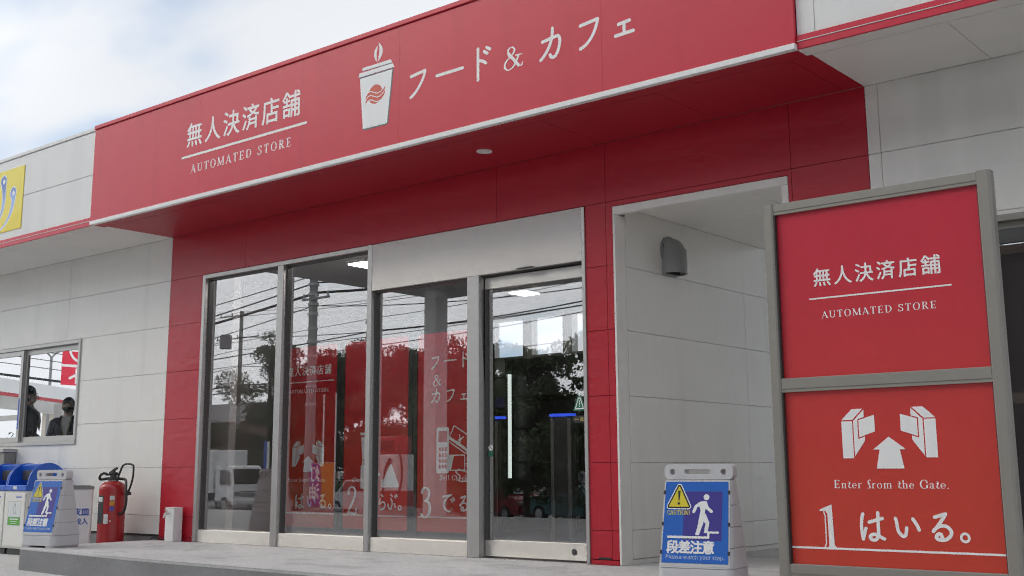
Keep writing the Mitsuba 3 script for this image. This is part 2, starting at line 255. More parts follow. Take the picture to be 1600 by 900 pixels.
TK, TN = 0.125, 0.05
SERIF = {
    'A': (.72, lambda: [_ln(.08, 0, .36, 1, TN), _ln(.34, 1, .64, 0, TK), _ln(.18, .34, .54, .34, TN), _sf(.08, 0, .1), _sf(.64, 0, .14)]),
    'U': (.74, lambda: [_ln(.16, 1, .16, .33, TK), _pen([(.16, .4), (.18, .17), (.36, .025), (.55, .15), (.58, .4)], .09, .055), _ln(.59, 1, .59, .33, TN), _sf(.16, 1, .14), _sf(.59, 1, .11)]),
    'T': (.66, lambda: [_ln(.33, 0, .33, 1, TK), sbox(.03, .95, .63, 1), _ln(.055, 1, .055, .77, TN), _ln(.605, 1, .605, .77, TN), _sf(.33, 0, .15)]),
    'O': (.78, lambda: [_ring(.39, .5, .36, .52, .12, .045)]),
    'M': (.94, lambda: [_ln(.12, 0, .12, 1, TN), _ln(.14, 1, .47, .04, TK), _ln(.47, .04, .80, 1, TN), _ln(.80, 0, .80, 1, TK), _sf(.12, 0, .1), _sf(.80, 0, .14), _sf(.1, 1, .08), _sf(.84, 1, .08)]),
    'N': (.8, lambda: [_ln(.12, 0, .12, 1, TN), _ln(.14, 1, .66, 0, TK), _ln(.68, 0, .68, 1, TN), _sf(.12, 0, .1), _sf(.1, 1, .09), _sf(.68, 1, .1)]),
    'I': (.34, lambda: [_ln(.17, 0, .17, 1, TK), _sf(.17, 0, .14), _sf(.17, 1, .14)]),
    'E': (.64, lambda: [_ln(.17, 0, .17, 1, TK), sbox(.04, .95, .55, 1), sbox(.04, 0, .57, .05), sbox(.17, .48, .45, .53), _ln(.53, 1, .53, .8, TN), _ln(.55, 0, .55, .22, TN), _ln(.43, .4, .43, .6, TN)]),
    'D': (.78, lambda: [_ln(.17, 0, .17, 1, TK), _ring(.28, .5, .44, .5, .125, .05).intersection(sbox(.17, -1, 2, 2)), _sf(.15, 0, .12), _sf(.15, 1, .12)]),
    'S': (.58, lambda: [_pen([(.48, .78), (.42, .93), (.27, .97), (.12, .86), (.13, .68), (.29, .54), (.44, .4), (.47, .2), (.34, .04), (.2, .03), (.08, .1), (.05, .25)], .1, .06), _ln(.49, .97, .49, .72, TN), _ln(.045, .02, .045, .28, TN)]),
    'R': (.72, lambda: [_ln(.17, 0, .17, 1, TK), _ring(.27, .745, .31, .255, .115, .05).intersection(sbox(.17, 0, 2, 2)), _ln(.33, .5, .62, 0, TK), _sf(.17, 0, .13), _sf(.15, 1, .11), _sf(.66, 0, .08)]),
    'C': (.72, lambda: [_ring(.4, .5, .37, .52, .12, .045).difference(Polygon([(.45, .5), (1, .82), (1, .2)])), _ln(.66, .98, .66, .68, TN)]),
    'G': (.78, lambda: [_ring(.4, .5, .37, .52, .12, .045).difference(Polygon([(.45, .5), (1, .82), (1, .3)])), _ln(.66, .98, .66, .7, TN), _ln(.66, .05, .66, .42, TK), _sf(.66, .42, .12)]),
    'n': (.54, lambda: [_ln(.14, 0, .14, .62, .1), _pen([(.14, .46), (.26, .6), (.38, .58), (.42, .42)], .08, .06), _ln(.42, 0, .42, .46, .1), _sf(.14, 0, .1), _sf(.42, 0, .1), _sf(.1, .62, .06)]),
    'm': (.84, lambda: [_ln(.14, 0, .14, .62, .1), _pen([(.14, .46), (.26, .6), (.37, .58), (.41, .42)], .08, .06), _ln(.41, 0, .41, .46, .1), _pen([(.41, .46), (.53, .6), (.66, .58), (.7, .42)], .08, .06), _ln(.7, 0, .7, .46, .1), _sf(.14, 0, .1), _sf(.41, 0, .09), _sf(.7, 0, .1), _sf(.1, .62, .06)]),
    't': (.36, lambda: [_pen([(.16, .8), (.16, .3), (.18, .08), (.26, .03), (.34, .1)], .1, .06), sbox(.04, .56, .33, .61)]),
    'e': (.5, lambda: [_ring(.26, .3, .22, .32, .09, .045).difference(sbox(.26, .12, .6, .27)), sbox(.1, .28, .46, .33)]),
    'r': (.42, lambda: [_ln(.14, 0, .14, .62, .1), _pen([(.14, .42), (.24, .58), (.34, .6)], .07, .06), Point(.35, .56).buffer(.055), _sf(.14, 0, .11), _sf(.1, .62, .06)]),
    'f': (.36, lambda: [_pen([(.14, .02), (.14, .8), (.2, .96), (.32, 1.0), (.38, .94)], .1, .06), sbox(.03, .56, .32, .61), _sf(.15, 0, .12)]),
    'o': (.54, lambda: [_ring(.27, .3, .24, .32, .09, .045)]),
    'h': (.56, lambda: [_ln(.14, 0, .14, 1, .1), _pen([(.14, .46), (.26, .6), (.38, .58), (.43, .42)], .08, .06), _ln(.43, 0, .43, .46, .1), _sf(.14, 0, .1), _sf(.43, 0, .1), _sf(.1, 1, .06)]),
    'a': (.48, lambda: [_pen([(.08, .5), (.2, .61), (.32, .56), (.35, .42), (.35, .1), (.45, .02)], .09, .055), _ring(.22, .17, .18, .17, .08, .04)]),
    'l': (.28, lambda: [_ln(.14, 0, .14, 1, .1), _sf(.14, 0, .11), _sf(.1, 1, .06)]),
    'k': (.54, lambda: [_ln(.14, 0, .14, 1, .1), _ln(.16, .25, .44, .6, .05), _ln(.24, .36, .48, 0, .1), _sf(.14, 0, .1), _sf(.48, 0, .07), _sf(.42, .62, .1), _sf(.1, 1, .06)]),
    'u': (.56, lambda: [_pen([(.13, .6), (.13, .2), (.22, .03), (.36, .06), (.42, .2)], .09, .06), _ln(.42, 0, .42, .62, .1), _sf(.09, .62, .07), _sf(.38, .62, .06)]),
    'c': (.46, lambda: [_ring(.26, .3, .22, .32, .09, .045).difference(Polygon([(.3, .3), (.7, .55), (.7, .12)]))]),
    'd': (.56, lambda: [_ring(.24, .3, .21, .32, .09, .045), _ln(.42, 0, .42, 1, .1), _sf(.38, 1, .06), _sf(.46, 0, .07)]),
    's': (.42, lambda: [_pen([(.34, .5), (.26, .6), (.13, .57), (.11, .43), (.24, .32), (.35, .2), (.29, .04), (.15, .02), (.06, .14)], .08, .055)]),
    'y': (.54, lambda: [_ln(.1, .6, .28, 0, .1), _ln(.45, .6, .24, -.15, .05), Point(.18, -.2).buffer(.06), _sf(.1, .62, .09), _sf(.45, .62, .08)]),
    'g': (.52, lambda: [_ring(.24, .4, .18, .22, .08, .045), _ring(.25, -.06, .22, .16, .07, .05), Point(.45, .57).buffer(.06)]),
    '.': (.28, lambda: [Point(.12, .05).buffer(.065)]),
    '!': (.34, lambda: [Polygon([(.1, 1), (.24, 1), (.2, .28), (.14, .28)]), Point(.17, .07).buffer(.075)]),
    ' ': (.34, lambda: []),
    '2': (.56, lambda: [_pen([(.09, .72), (.1, .9), (.25, .99), (.42, .9), (.42, .68), (.28, .4), (.07, .05)], .1, .06), _pen([(.07, .05), (.3, .05), (.45, .04), (.5, .2)], .08, .07)]),
    '3': (.54, lambda: [_pen([(.08, .8), (.14, .95), (.28, .98), (.4, .86), (.36, .64), (.22, .55)], .1, .06), _pen([(.22, .55), (.4, .48), (.45, .25), (.34, .05), (.17, .01), (.06, .12)], .11, .06)]),
}


def serif(text, cap, width=None):
    """Roman lettering from the left end of its baseline; width sets the whole line's length by its tracking."""
    adv = [SERIF[c][0] for c in text]
    nat = sum(adv)
    wide = 1.0 if width is None else min(1.34, max(1.0, 0.93 * width / cap / nat))
    trk = 0.06 if width is None else (width / cap / wide - nat) / max(len(text) - 1, 1)
    x, out = 0.0, []
    for c, a in zip(text, adv):
        g = [p for p in SERIF[c][1]() if not p.is_empty]
        if g: out.append(affinity.translate(union_all(g), x, 0))
        x += a + trk
    return affinity.scale(union_all(out), cap * wide, cap, origin=(0, 0))


def mv(s, x, y, k=1.0):
    return affinity.translate(affinity.scale(s, k, k, origin=(0, 0)), x, y)


def sans(text, height, width=None):
    m = meshkit.text_mesh(text, height, depth=0.0012)
    if width: m.apply_scale([width / m.extents[0], 1, 1])
    return m


def decal(holder, shape, M, bsdf, t=0.0015, lift=0.0, name='lettering', label=None):
    m = shape if isinstance(shape, trimesh.Trimesh) else ext(shape, t)
    m = m.copy(); m.apply_translation((0, 0, lift))
    return part(holder, name, xf(m, M), bsdf, label=label)


# ---------------------------------------------------------------- materials
def rgb(*c): return {'type': 'rgb', 'value': list(c)}


def mat(key, b):
    scene[key] = {'type': 'twosided', 'bsdf': b} if b['type'] not in ('thindielectric', 'dielectric', 'principledthin', 'twosided') else b
    return key


def pr(key, c, rough=0.5, spec=0.5, metal=0.0, bump=None, bs=1.0, **kw):
    b = {'type': 'principled', 'base_color': c if isinstance(c, dict) else rgb(*c), 'roughness': rough, 'specular': spec, 'metallic': metal, **kw}
    if bump: b = {'type': 'bumpmap', 'bump': bump, 'scale': bs, 'bsdf': b}
    return mat(key, b)


def _sidebump(p, n, uv):
    # embossed fibre-cement face: fine horizontal combing with small pits
    return 0.0009 * noise(p.x * 40 + p.y * 40, p.z * 160, 1.0) + 0.0016 * noise(p.x * 14 + p.y * 14, p.z * 26, 3.0) + 0.004 * noise(p.x * 2.2 + p.y * 2.2, p.z * 3.0, 5.0)


def _white(p, n, uv):
    g = 0.93 + 0.08 * fbm(p.x * 1.3 + p.y, p.z * 1.7, 2.0) + 0.03 * noise((p.x + p.y) * 30, p.z * 9, 1.0)
    st = smoothstep(0.55, 0.85, noise((p.x + p.y) * 7, p.z * 0.5, 6.0)) * 0.05   # rain streaks
    return mi.Color3f(0.735, 0.72, 0.688) * (g - st)


def _red(p, n, uv):
    g = 0.94 + 0.1 * fbm(p.x * 1.1 + p.y, p.z * 1.5, 4.0) + 0.03 * noise((p.x + p.y) * 30, p.z * 9, 1.0)
    return mi.Color3f(0.44, 0.014, 0.030) * (0.97 * g + 0.03)


def _redfascia(p, n, uv):
    g = 0.95 + 0.07 * fbm(p.x * 0.8, p.z * 1.2, 4.0) - 0.05 * smoothstep(0.6, 0.95, noise(p.x * 11, p.z * 0.5, 2.0))
    return mi.Color3f(0.52, 0.018, 0.042) * g


pr('white_siding', proc(_white), 0.29, 0.55, bump=proc(_sidebump), bs=1.0)
pr('red_siding', proc(_red), 0.34, 0.5, bump=proc(_sidebump), bs=1.0)
pr('red_fascia', proc(_redfascia), 0.36, 0.45)
pr('white_paint', (0.70, 0.70, 0.70), 0.35)
pr('white_fascia', proc(lambda p, n, uv: mi.Color3f(0.66, 0.66, 0.655) * (0.95 + 0.08 * fbm(p.x * 0.9, p.z * 2.0, 1.0) - 0.04 * smoothstep(0.6, 0.9, noise(p.x * 9, p.z * 0.6, 2.0)))), 0.4)
pr('letter_white', (0.74, 0.74, 0.74), 0.5)
pr('joint_dark', (0.05, 0.05, 0.05), 0.8)
pr('joint_grey', (0.36, 0.355, 0.345), 0.8)
pr('joint_red', (0.17, 0.012, 0.018), 0.8)
pr('soffit_white', proc(lambda p, n, uv: mi.Color3f(0.68, 0.665, 0.635) * (0.95 + 0.08 * fbm(p.x * 2, p.y * 2, 1.0))), 0.5)
pr('soffit_red', proc(lambda p, n, uv: mi.Color3f(0.36, 0.013, 0.026) * (0.93 + 0.1 * fbm(p.x * 2, p.y * 2, 1.0))), 0.42)


def _steelcol(p, n, uv): return mi.Color3f(0.66, 0.64, 0.62) * (0.93 + 0.05 * noise(p.x * 2.5, p.z * 320, p.y * 2.5) + 0.07 * fbm(p.x * 1.6, p.z * 1.2, 3.0))


# brushed along X (panels, rails) and along Z (posts): the highlight spreads across the brushing
mat('steel', {'type': 'roughconductor', 'material': 'none', 'distribution': 'ggx', 'alpha_u': 0.10, 'alpha_v': 0.34, 'specular_reflectance': proc(_steelcol)})
mat('steel_vertical', {'type': 'roughconductor', 'material': 'none', 'distribution': 'ggx', 'alpha_u': 0.32, 'alpha_v': 0.14, 'specular_reflectance': proc(lambda p, n, uv: mi.Color3f(0.64, 0.62, 0.60) * (0.95 + 0.06 * noise(p.x * 320, p.z * 2.5, p.y * 320)))})
pr('steel_dark', (0.10, 0.10, 0.10), 0.4, metal=0.6)
pr('aluminium', proc(lambda p, n, uv: mi.Color3f(0.27, 0.256, 0.23) * (0.97 + 0.04 * fbm(p.x * 6, p.z * 3, p.y * 6))), 0.42, metal=0.35)
pr('sash_aluminium', (0.46, 0.45, 0.435), 0.38, metal=0.6)
pr('black_rubber', (0.025, 0.025, 0.026), 0.55)
pr('black_plastic', (0.03, 0.03, 0.032), 0.4)
pr('dark_grey', (0.08, 0.08, 0.085), 0.5)
pr('mid_grey', (0.25, 0.25, 0.255), 0.5)
pr('interior_wall', (0.42, 0.42, 0.41), 0.7)
pr('interior_dark', (0.17, 0.17, 0.165), 0.7)
pr('interior_floor', (0.11, 0.11, 0.11), 0.35)
mat('glass', {'type': 'thindielectric', 'int_ior': 2.6})
mat('clear_glass', {'type': 'thindielectric', 'int_ior': 1.06})


def _conc(p, n, uv):
    a = fbm(p.x * 1.6, p.y * 1.6 + p.z * 2, 1.0, octaves=5)
    b = fbm(p.x * 40, p.y * 40, p.z * 40, octaves=2)
    st = smoothstep(0.56, 0.72, fbm(p.x * 3.1, p.y * 5.3, 7.0, octaves=4))
    return mix((0.47, 0.465, 0.46), (0.35, 0.345, 0.345), a) * (0.86 + 0.26 * b) * (1 - 0.16 * st)


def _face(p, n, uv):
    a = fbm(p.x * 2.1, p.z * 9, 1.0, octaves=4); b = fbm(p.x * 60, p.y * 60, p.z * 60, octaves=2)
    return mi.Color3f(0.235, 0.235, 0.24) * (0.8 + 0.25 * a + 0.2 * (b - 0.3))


def _ground(p, n, uv):
    a = fbm(p.x * 0.7, p.y * 0.7, 1.0, octaves=5); b = fbm(p.x * 45, p.y * 45, 2.0, octaves=2)
    lo = fbm(p.x * 0.12, p.y * 0.12, 5.0, octaves=3)
    conc = mix((0.50, 0.49, 0.475), (0.38, 0.375, 0.365), a) * (0.85 + 0.28 * b) * mix(1.0, 0.68, smoothstep(-4.2, -4.6, p.y))
    asph = mix((0.16, 0.16, 0.165), (0.11, 0.11, 0.115), lo) * (0.8 + 0.4 * b)
    return mix(conc, asph, smoothstep(-16.0, -17.0, p.y))


def _grit(p, n, uv): return 0.0012 * fbm(p.x * 70, p.y * 70, p.z * 70, octaves=2)


pr('concrete', proc(_conc), 0.75, 0.3, bump=proc(_grit))
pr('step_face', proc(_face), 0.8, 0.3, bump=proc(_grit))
pr('ground_mat', proc(_ground), 0.8, 0.3)

# ---------------------------------------------------------------- ground and step
def ground_z(y): return -0.19 - 1.12 * np.clip((-y - 9.0) / 20.0, 0, 1) ** 1.2


gx = np.r_[-600, -200, np.linspace(-90, 40, 40), 150, 600]
gy = np.r_[-600, -150, np.linspace(-60, 10, 60), 60, 200, 600]
gv = np.array([(a, b, ground_z(b)) for b in gy for a in gx]); nx = len(gx)
gf = [(j * nx + i, j * nx + i + 1, (j + 1) * nx + i + 1, (j + 1) * nx + i) for j in range(len(gy) - 1) for i in range(nx - 1)]
struct('ground', trimesh.Trimesh(gv, [t for a, b, c, d in gf for t in ((a, b, c), (a, c, d))], process=False), 'ground_mat', smooth=True)

STEP = Polygon([(-9.943, -1.345), (-7.7, -1.53), (-6.02, -1.575), (-4.0, -1.60), (5.0, -1.66), (5.0, -0.012), (-9.943, -0.012)])
pv = numbered('pavement')
labels[pv] = {'kind': 'structure'}
inner = STEP.buffer(-0.012, join_style='mitre')
# chamfered slab: side skirt, then a top sheet
scene[pv] = mikit.ply(flatxy(inner, -0.06, 0.0), 'concrete')
part(pv, 'edge', cat(*[hull([(a[0], a[1], -0.012), (b[0], b[1], -0.012), (c[0], c[1], -0.0005), (d[0], d[1], -0.0005), (a[0], a[1], -0.02), (b[0], b[1], -0.02)]) for a, b, c, d in
     [(p, q, r, s) for p, q, r, s in zip(list(STEP.exterior.coords)[:4], list(STEP.exterior.coords)[1:5], list(inner.exterior.coords)[:4], list(inner.exterior.coords)[1:5])]
     + [(STEP.exterior.coords[6], STEP.exterior.coords[0], inner.exterior.coords[6], inner.exterior.coords[0])]]), 'concrete')
part(pv, 'riser', flatxy(STEP.buffer(-0.002, join_style='mitre'), -0.30, -0.0195), 'step_face')
part(pv, 'passage_floor', flatxy(sbox(-4.56, -0.0115, -3.20, 7.0), -0.2, -0.001), 'concrete')

# ---------------------------------------------------------------- the shop building
SB = thing('store_building', 'white and red panelled shop building with glazed entrance under a projecting canopy', 'building')
ZS, ROW = 2.936, 0.455
J = [2.501 - ROW * k for k in range(6)]
rows = [ZS] + J + [0.05]
XL, XR = -17.0, 5.0
openings = union_all([sbox(-9.331, 0, -4.805, 2.496), sbox(-4.566, 0, -3.216, 2.462), sbox(-16.6, 0.93, -11.452, 2.04), sbox(-2.2, 0, 0.6, 2.02)])
GAP = 0.0038
cols_white_l = [XL, -14.81, -11.75, -9.874]
cols_red = [-9.874, -8.70, -5.64, -4.625, -3.19, -2.68]
cols_white_r = [-2.68, -2.60, 0.40, 3.4, XR]


def panels(holder, cols, mat_, zs, op, name='panel'):
    for a, b in zip(cols[:-1], cols[1:]):
        for hi, lo in zip(zs[:-1], zs[1:]):
            s = sbox(a, lo, b, hi).difference(op).buffer(-GAP / 2, join_style='mitre')
            for g in getattr(s, 'geoms', [s]):
                if g.is_empty or g.area < 2e-4: continue
                part(holder, name, wallxz(g, 0.0, 0.013), mat_)


wl = part(SB, 'white_wall', wallxz(sbox(XL, -0.19, -9.874, ZS).difference(openings), 0.0155, 0.10), 'joint_grey', label='white panelled wall with a sliding office window left of the red bay')
panels(wl, cols_white_l, 'white_siding', rows, openings)
wr = part(SB, 'red_wall', wallxz(sbox(-9.874, 0.0, -2.68, ZS).difference(openings), 0.0155, 0.10), 'joint_red', label='red panelled bay around the glazed entrance')
panels(wr, cols_red, 'red_siding', rows[:-1] + [0.035], openings)
ww = part(SB, 'white_wall', wallxz(sbox(-2.68, -0.19, XR, ZS).difference(openings), 0.0155, 0.10), 'joint_grey', label='shaded white panelled wall behind the tall red sign stand')
panels(ww, cols_white_r, 'white_siding', rows, openings)
# drip flashing and plinth
part(SB, 'plinth', bx(XL, -9.90, 0.004, 0.0155, -0.19, 0.030), 'mid_grey')
part(SB, 'drip_flashing', cat(bx(XL, -9.876, -0.006, 0.012, 0.034, 0.046)), 'black_rubber')
part(SB, 'plinth', cat(bx(-9.874, -9.332, -0.003, 0.0155, 0.0, 0.032), bx(-4.80, -4.567, -0.004, 0.0155, 0.0, 0.030)), 'red_siding', label='red base strip at the foot of the red columns')
part(SB, 'drain_slot', bx(-4.735, -4.635, -0.0055, 0.01, 0.036, 0.049), 'black_rubber')
# corner trims on the passage opening
part(SB, 'opening_trim', cat(bev(-4.565, -3.218, -0.004, 0.05, 2.405, 2.460, 0.002)), 'white_siding')
part(SB, 'opening_trim', bev(-3.262, -3.217, -0.003, 0.05, 0.0, 2.404, 0.003), 'white_siding')

# soffit
SX = [-17.0, -15.55, -14.64, -13.73, -12.82, -11.91, -11.0, -9.873, -9.18, -8.27, -7.36, -6.45, -5.54, -4.63, -3.72, -2.81, -2.68, -1.92, -1.0, -0.1, 0.8, 2.6, 5.0]
so = part(SB, 'soffit', bx(XL, XR, -0.835, -0.001, ZS + 0.010, ZS + 0.03), 'joint_grey', label='flat soffit under the canopy, red over the entrance and white beside it')
for a, b in zip(SX[:-1], SX[1:]):
    red = -9.9 < a < -2.7
    part(so, 'panel', bx(a + 0.0018, b - 0.0018, -0.722, -0.003, ZS, ZS + 0.009), 'soffit_red' if red else 'soffit_white')
for a, b, m in ((XL, -9.94, 'soffit_white'), (-9.94, -2.71, 'soffit_red'), (-2.71, XR, 'soffit_white')):
    part(so, 'edge_board', bx(a, b, -0.838, -0.724, ZS + 0.0015, ZS + 0.009), m)
dl = part(so, 'downlight', lathe([(0, 0.004), (0.052, 0.004), (0.058, 0.0), (0.058, -0.006), (0.045, -0.008), (0.043, -0.002), (0, -0.001)]), 'white_paint', smooth=40, label='round recessed downlight in the red soffit', to_world=T().translate([-5.41, -0.405, ZS]))

# white fascia left and right, with red lower band and cap
FW = -0.844
for (a, b), lab in (((XL, -9.942), 'white fascia with red lower edge left of the red signboard'), ((-2.708, XR), 'white fascia with red lower edge right of the red signboard')):
    f = part(SB, 'fascia', bx(a, b, FW + 0.012, FW + 0.06, 2.99, 3.86), 'joint_grey', label=lab)
    cs = [c for c in np.arange(a, b, 3.03)] + [b] if a < -5 else [a, -2.60, 0.43, 3.46, b]
    if a < -5: cs = [a, -16.0, -12.97, b]
    for c0, c1 in zip(cs[:-1], cs[1:]):
        for z0, z1 in ((3.02, 3.441), (3.441, 3.872)):
            part(f, 'panel', bx(c0 + 0.002, c1 - 0.002, FW, FW + 0.011, z0 + 0.003, z1 - 0.003), 'white_fascia')
    part(f, 'cap', bev(a, b, FW - 0.012, FW + 0.08, 3.874, 3.912, 0.004), 'white_fascia')
    part(f, 'red_band', bev(a, b, FW - 0.010, FW + 0.06, 2.984, 3.019, 0.002), 'red_fascia')
    part(f, 'red_band', bev(a, b, FW - 0.006, FW + 0.05, 2.940, 2.9825, 0.002), 'red_fascia')
    part(f, 'band_bead', bx(a, b, FW - 0.011, FW + 0.0, 2.9825, 2.986), 'white_fascia')
part(SB, 'roof', cat(bx(XL, XR, -0.78, 7.0, 3.70, 3.86), bx(XL, XR, -0.77, -0.70, 3.0, 3.7)), 'mid_grey')

# other walls of the building
part(SB, 'end_wall', cat(bx(XL - 0.12, XL, 0.0, 7.0, -0.2, 0.85), bx(XL - 0.12, XL, 0.0, 7.0, 2.72, 3.7), bx(XL - 0.12, XL, 0.0, 0.3, 0.85, 2.72), bx(XL - 0.12, XL, 6.2, 7.0, 0.85, 2.72)), 'white_siding')
part(SB, 'back_wall', wallxz(sbox(XL, -0.2, -4.69, 3.7).difference(union_all([sbox(-9.6 + i * 0.62, 2.0, -9.06 + i * 0.62, 2.52) for i in range(5)])), 4.6, 0.12), 'interior_wall')
part(SB, 'interior_ceiling', cat(bx(XL, -4.69, 0.12, 4.6, 2.68, 2.74)), 'interior_wall')
part(SB, 'interior_floor', cat(bx(XL, -4.69, 0.12, 4.6, -0.2, -0.002)), 'interior_floor')
part(SB, 'partition_wall', bx(-9.75, -9.62, 0.12, 4.6, -0.002, 2.68), 'interior_dark')
part(SB, 'partition_wall', bx(-3.216, -2.3, 2.2, 2.32, -0.2, 3.7), 'white_siding')
part(SB, 'back_wall', cat(bx(-2.3, XR, 2.2, 2.32, -0.2, 3.7), bx(XR, XR + 0.12, 0.0, 2.32, -0.2, 3.7)), 'white_siding')
part(SB, 'interior_floor', bx(-3.10, XR, 0.12, 2.2, -0.2, -0.002), 'interior_floor')
for k, x in enumerate((-9.6, -8.98, -8.36, -7.74, -7.12)):
    wd = part(SB, 'high_window', cat(bx(x + 0.0, x + 0.03, 4.58, 4.70, 2.0, 2.52), bx(x + 0.51, x + 0.54, 4.58, 4.70, 2.0, 2.52), bx(x + 0.03, x + 0.51, 4.58, 4.70, 2.49, 2.52), bx(x + 0.03, x + 0.51, 4.58, 4.70, 2.0, 2.03)), 'sash_aluminium')
    part(wd, 'pane', bx(x + 0.03, x + 0.51, 4.64, 4.645, 2.03, 2.49), 'clear_glass')

pr('vent_grey', (0.26, 0.265, 0.265), 0.34, 0.6)
# passage with the white side wall
pw = part(SB, 'passage_wall', bx(-4.69, -4.561, 0.016, 6.2, 0.0, 3.0), 'joint_grey', label='white panelled side wall inside the passage beside the red column')
AY = [0.013, 0.131, 1.845, 3.95, 6.2]
prow = [2.470] + J[1:] + [0.034]
for i, (a, b) in enumerate(zip(AY[:-1], AY[1:])):
    if i == 0:
        part(pw, 'corner_trim', bev(-4.565, -4.5470, -0.003, b - 0.002, 0.001, 2.404, 0.002), 'white_siding')
        continue
    for k_, (hi, lo) in enumerate(zip(prow[:-1], prow[1:])):
        hi += 0.0016 if k_ == 0 else 0
        part(pw, 'panel', bx(-4.5605, -4.5480, a + 0.0012, b - 0.0015, lo + 0.0018, hi - 0.0018), 'white_siding')
part(pw, 'skirting', bx(-4.5605, -4.544, 0.02, 6.2, 0.0, 0.030), 'white_siding')
pc = part(SB, 'passage_ceiling', bx(-4.56, -3.216, 0.05, 2.2, 2.483, 2.52), 'joint_grey')
for a, b in ((0.052, 0.95), (0.95, 1.86), (1.86, 2.2)):
    for c, e in ((-4.545, -3.64), (-3.64, -3.218)):
        part(pc, 'panel', bx(c + 0.002, e - 0.002, a + 0.002, b - 0.002, 2.470, 2.482), 'white_siding')
part(SB, 'passage_wall', bx(-3.2155, -3.10, 0.016, 2.2, 0.0, 2.9), 'white_siding', label='right hand side wall of the passage')

# vent hood on the passage wall
def _hood(k, z0, top):
    p = []
    for z, f in ((z0, 1.0), (2.17, 0.99), (2.21, 0.95), (2.25, 0.87), (2.285, 0.74), (2.31, 0.58), (2.325, 0.42), (top, 0.2)):
        for t in np.linspace(-math.pi / 2, math.pi / 2, 19):
            p.append((-4.548 + 0.135 * k * f * math.cos(t), 0.72 + 0.118 * k * math.sin(t) * (0.55 + 0.45 * f), z))
    return m3.Manifold.hull_points(np.asarray(p))


_h = (_hood(1.0, 2.062, 2.334) - _hood(0.93, 2.0, 2.326)).to_mesh()
vh = part(SB, 'vent_hood', trimesh.Trimesh(_h.vert_properties[:, :3], _h.tri_verts), 'vent_grey', smooth=60, label='grey hooded exhaust vent on the white passage wall')
part(vh, 'flange', cyl((-4.5475, 0.705, 2.225), (-4.532, 0.705, 2.225), 0.122, n=36), 'vent_grey', smooth=35)
part(vh, 'flange', bev(-4.5475, -4.520, 0.60, 0.78, 2.046, 2.061, 0.003), 'vent_grey')
part(vh, 'grille', bx(-4.547, -4.53, 0.61, 0.83, 2.07, 2.28), 'black_plastic')
part(vh, 'rib', cyl((-4.548 + 0.132, 0.735, 2.075), (-4.548 + 0.132, 0.735, 2.24), 0.004), 'vent_grey')

# ---------------------------------------------------------------- glazed front, sliding door, windows
gf_ = part(SB, 'shop_window', cat(bev(-9.331, -9.288, -0.012, 0.10, 0.0, 2.496, 0.002), bev(-9.288, -7.045, -0.012, 0.10, 2.458, 2.496, 0.002)), 'steel_vertical', label='tall fixed shop windows in brushed steel frames')
part(gf_, 'mullion', bev(-8.216, -8.136, -0.010, 0.10, 0.0, 2.4575, 0.002), 'steel_vertical')
part(gf_, 'mullion', bev(-7.0445, -6.992, -0.012, 0.10, 0.0, 2.497, 0.002), 'steel_vertical')
part(gf_, 'mullion', bev(-5.932, -5.812, -0.010, 0.16, 0.0, 2.104, 0.002), 'steel_vertical', label='wide steel post between the fixed pane and the sliding door')
part(gf_, 'header_panel', bev(-6.9915, -4.834, -0.009, 0.10, 2.105, 2.496, 0.002), 'steel', label='broad brushed steel panel over the sliding door')
for a, b, top in ((-9.2875, -8.2165, 2.4575), (-8.1355, -7.045, 2.4575), (-6.9915, -5.9325, 2.1045)):
    part(gf_, 'kick_plate', bev(a, b, 0.006, 0.09, 0.001, 0.112, 0.003), 'steel')
    part(gf_, 'glazing_bead', cat(bx(a, a + 0.014, 0.03, 0.085, 0.1125, top), bx(b - 0.014, b, 0.03, 0.085, 0.1125, top), bx(a + 0.0145, b - 0.0145, 0.03, 0.085, top - 0.014, top)), 'steel_dark')
    part(gf_, 'pane', bx(a + 0.0145, b - 0.0145, 0.055, 0.0555, 0.1125, top - 0.0145), 'glass')
part(gf_, 'sill_plate', bx(-9.33, -4.806, -0.004, 0.11, -0.004, 0.0008), 'steel')
part(gf_, 'door_jamb', bev(-4.8335, -4.806, -0.012, 0.14, 0.0, 2.496, 0.002), 'steel_vertical')
part(gf_, 'track_cover', bx(-5.8115, -4.834, 0.05, 0.14, 2.0985, 2.104), 'steel_dark')
door = part(SB, 'sliding_door', bev(-5.805, -4.845, 0.055, 0.095, 2.0, 2.088, 0.002), 'steel', label='automatic glass sliding door with steel rails')
part(door, 'bottom_rail', bev(-5.805, -4.845, 0.055, 0.095, 0.012, 0.128, 0.002), 'steel')
part(door, 'lock', cat(cyl((-4.985, 0.056, 0.070), (-4.985, 0.051, 0.070), 0.022), cyl((-4.985, 0.052, 0.070), (-4.985, 0.047, 0.070), 0.012)), 'steel_dark')
part(door, 'stile', cat(bx(-5.805, -5.790, 0.056, 0.094, 0.1285, 1.9995), bx(-4.860, -4.845, 0.056, 0.094, 0.1285, 1.9995)), 'steel_dark')
part(door, 'pane', bx(-5.7895, -4.8605, 0.075, 0.0755, 0.1285, 1.9995), 'glass')
part(door, 'sensor', bev(-5.43, -5.27, -0.026, -0.010, 2.106, 2.116, 0.003), 'black_plastic')

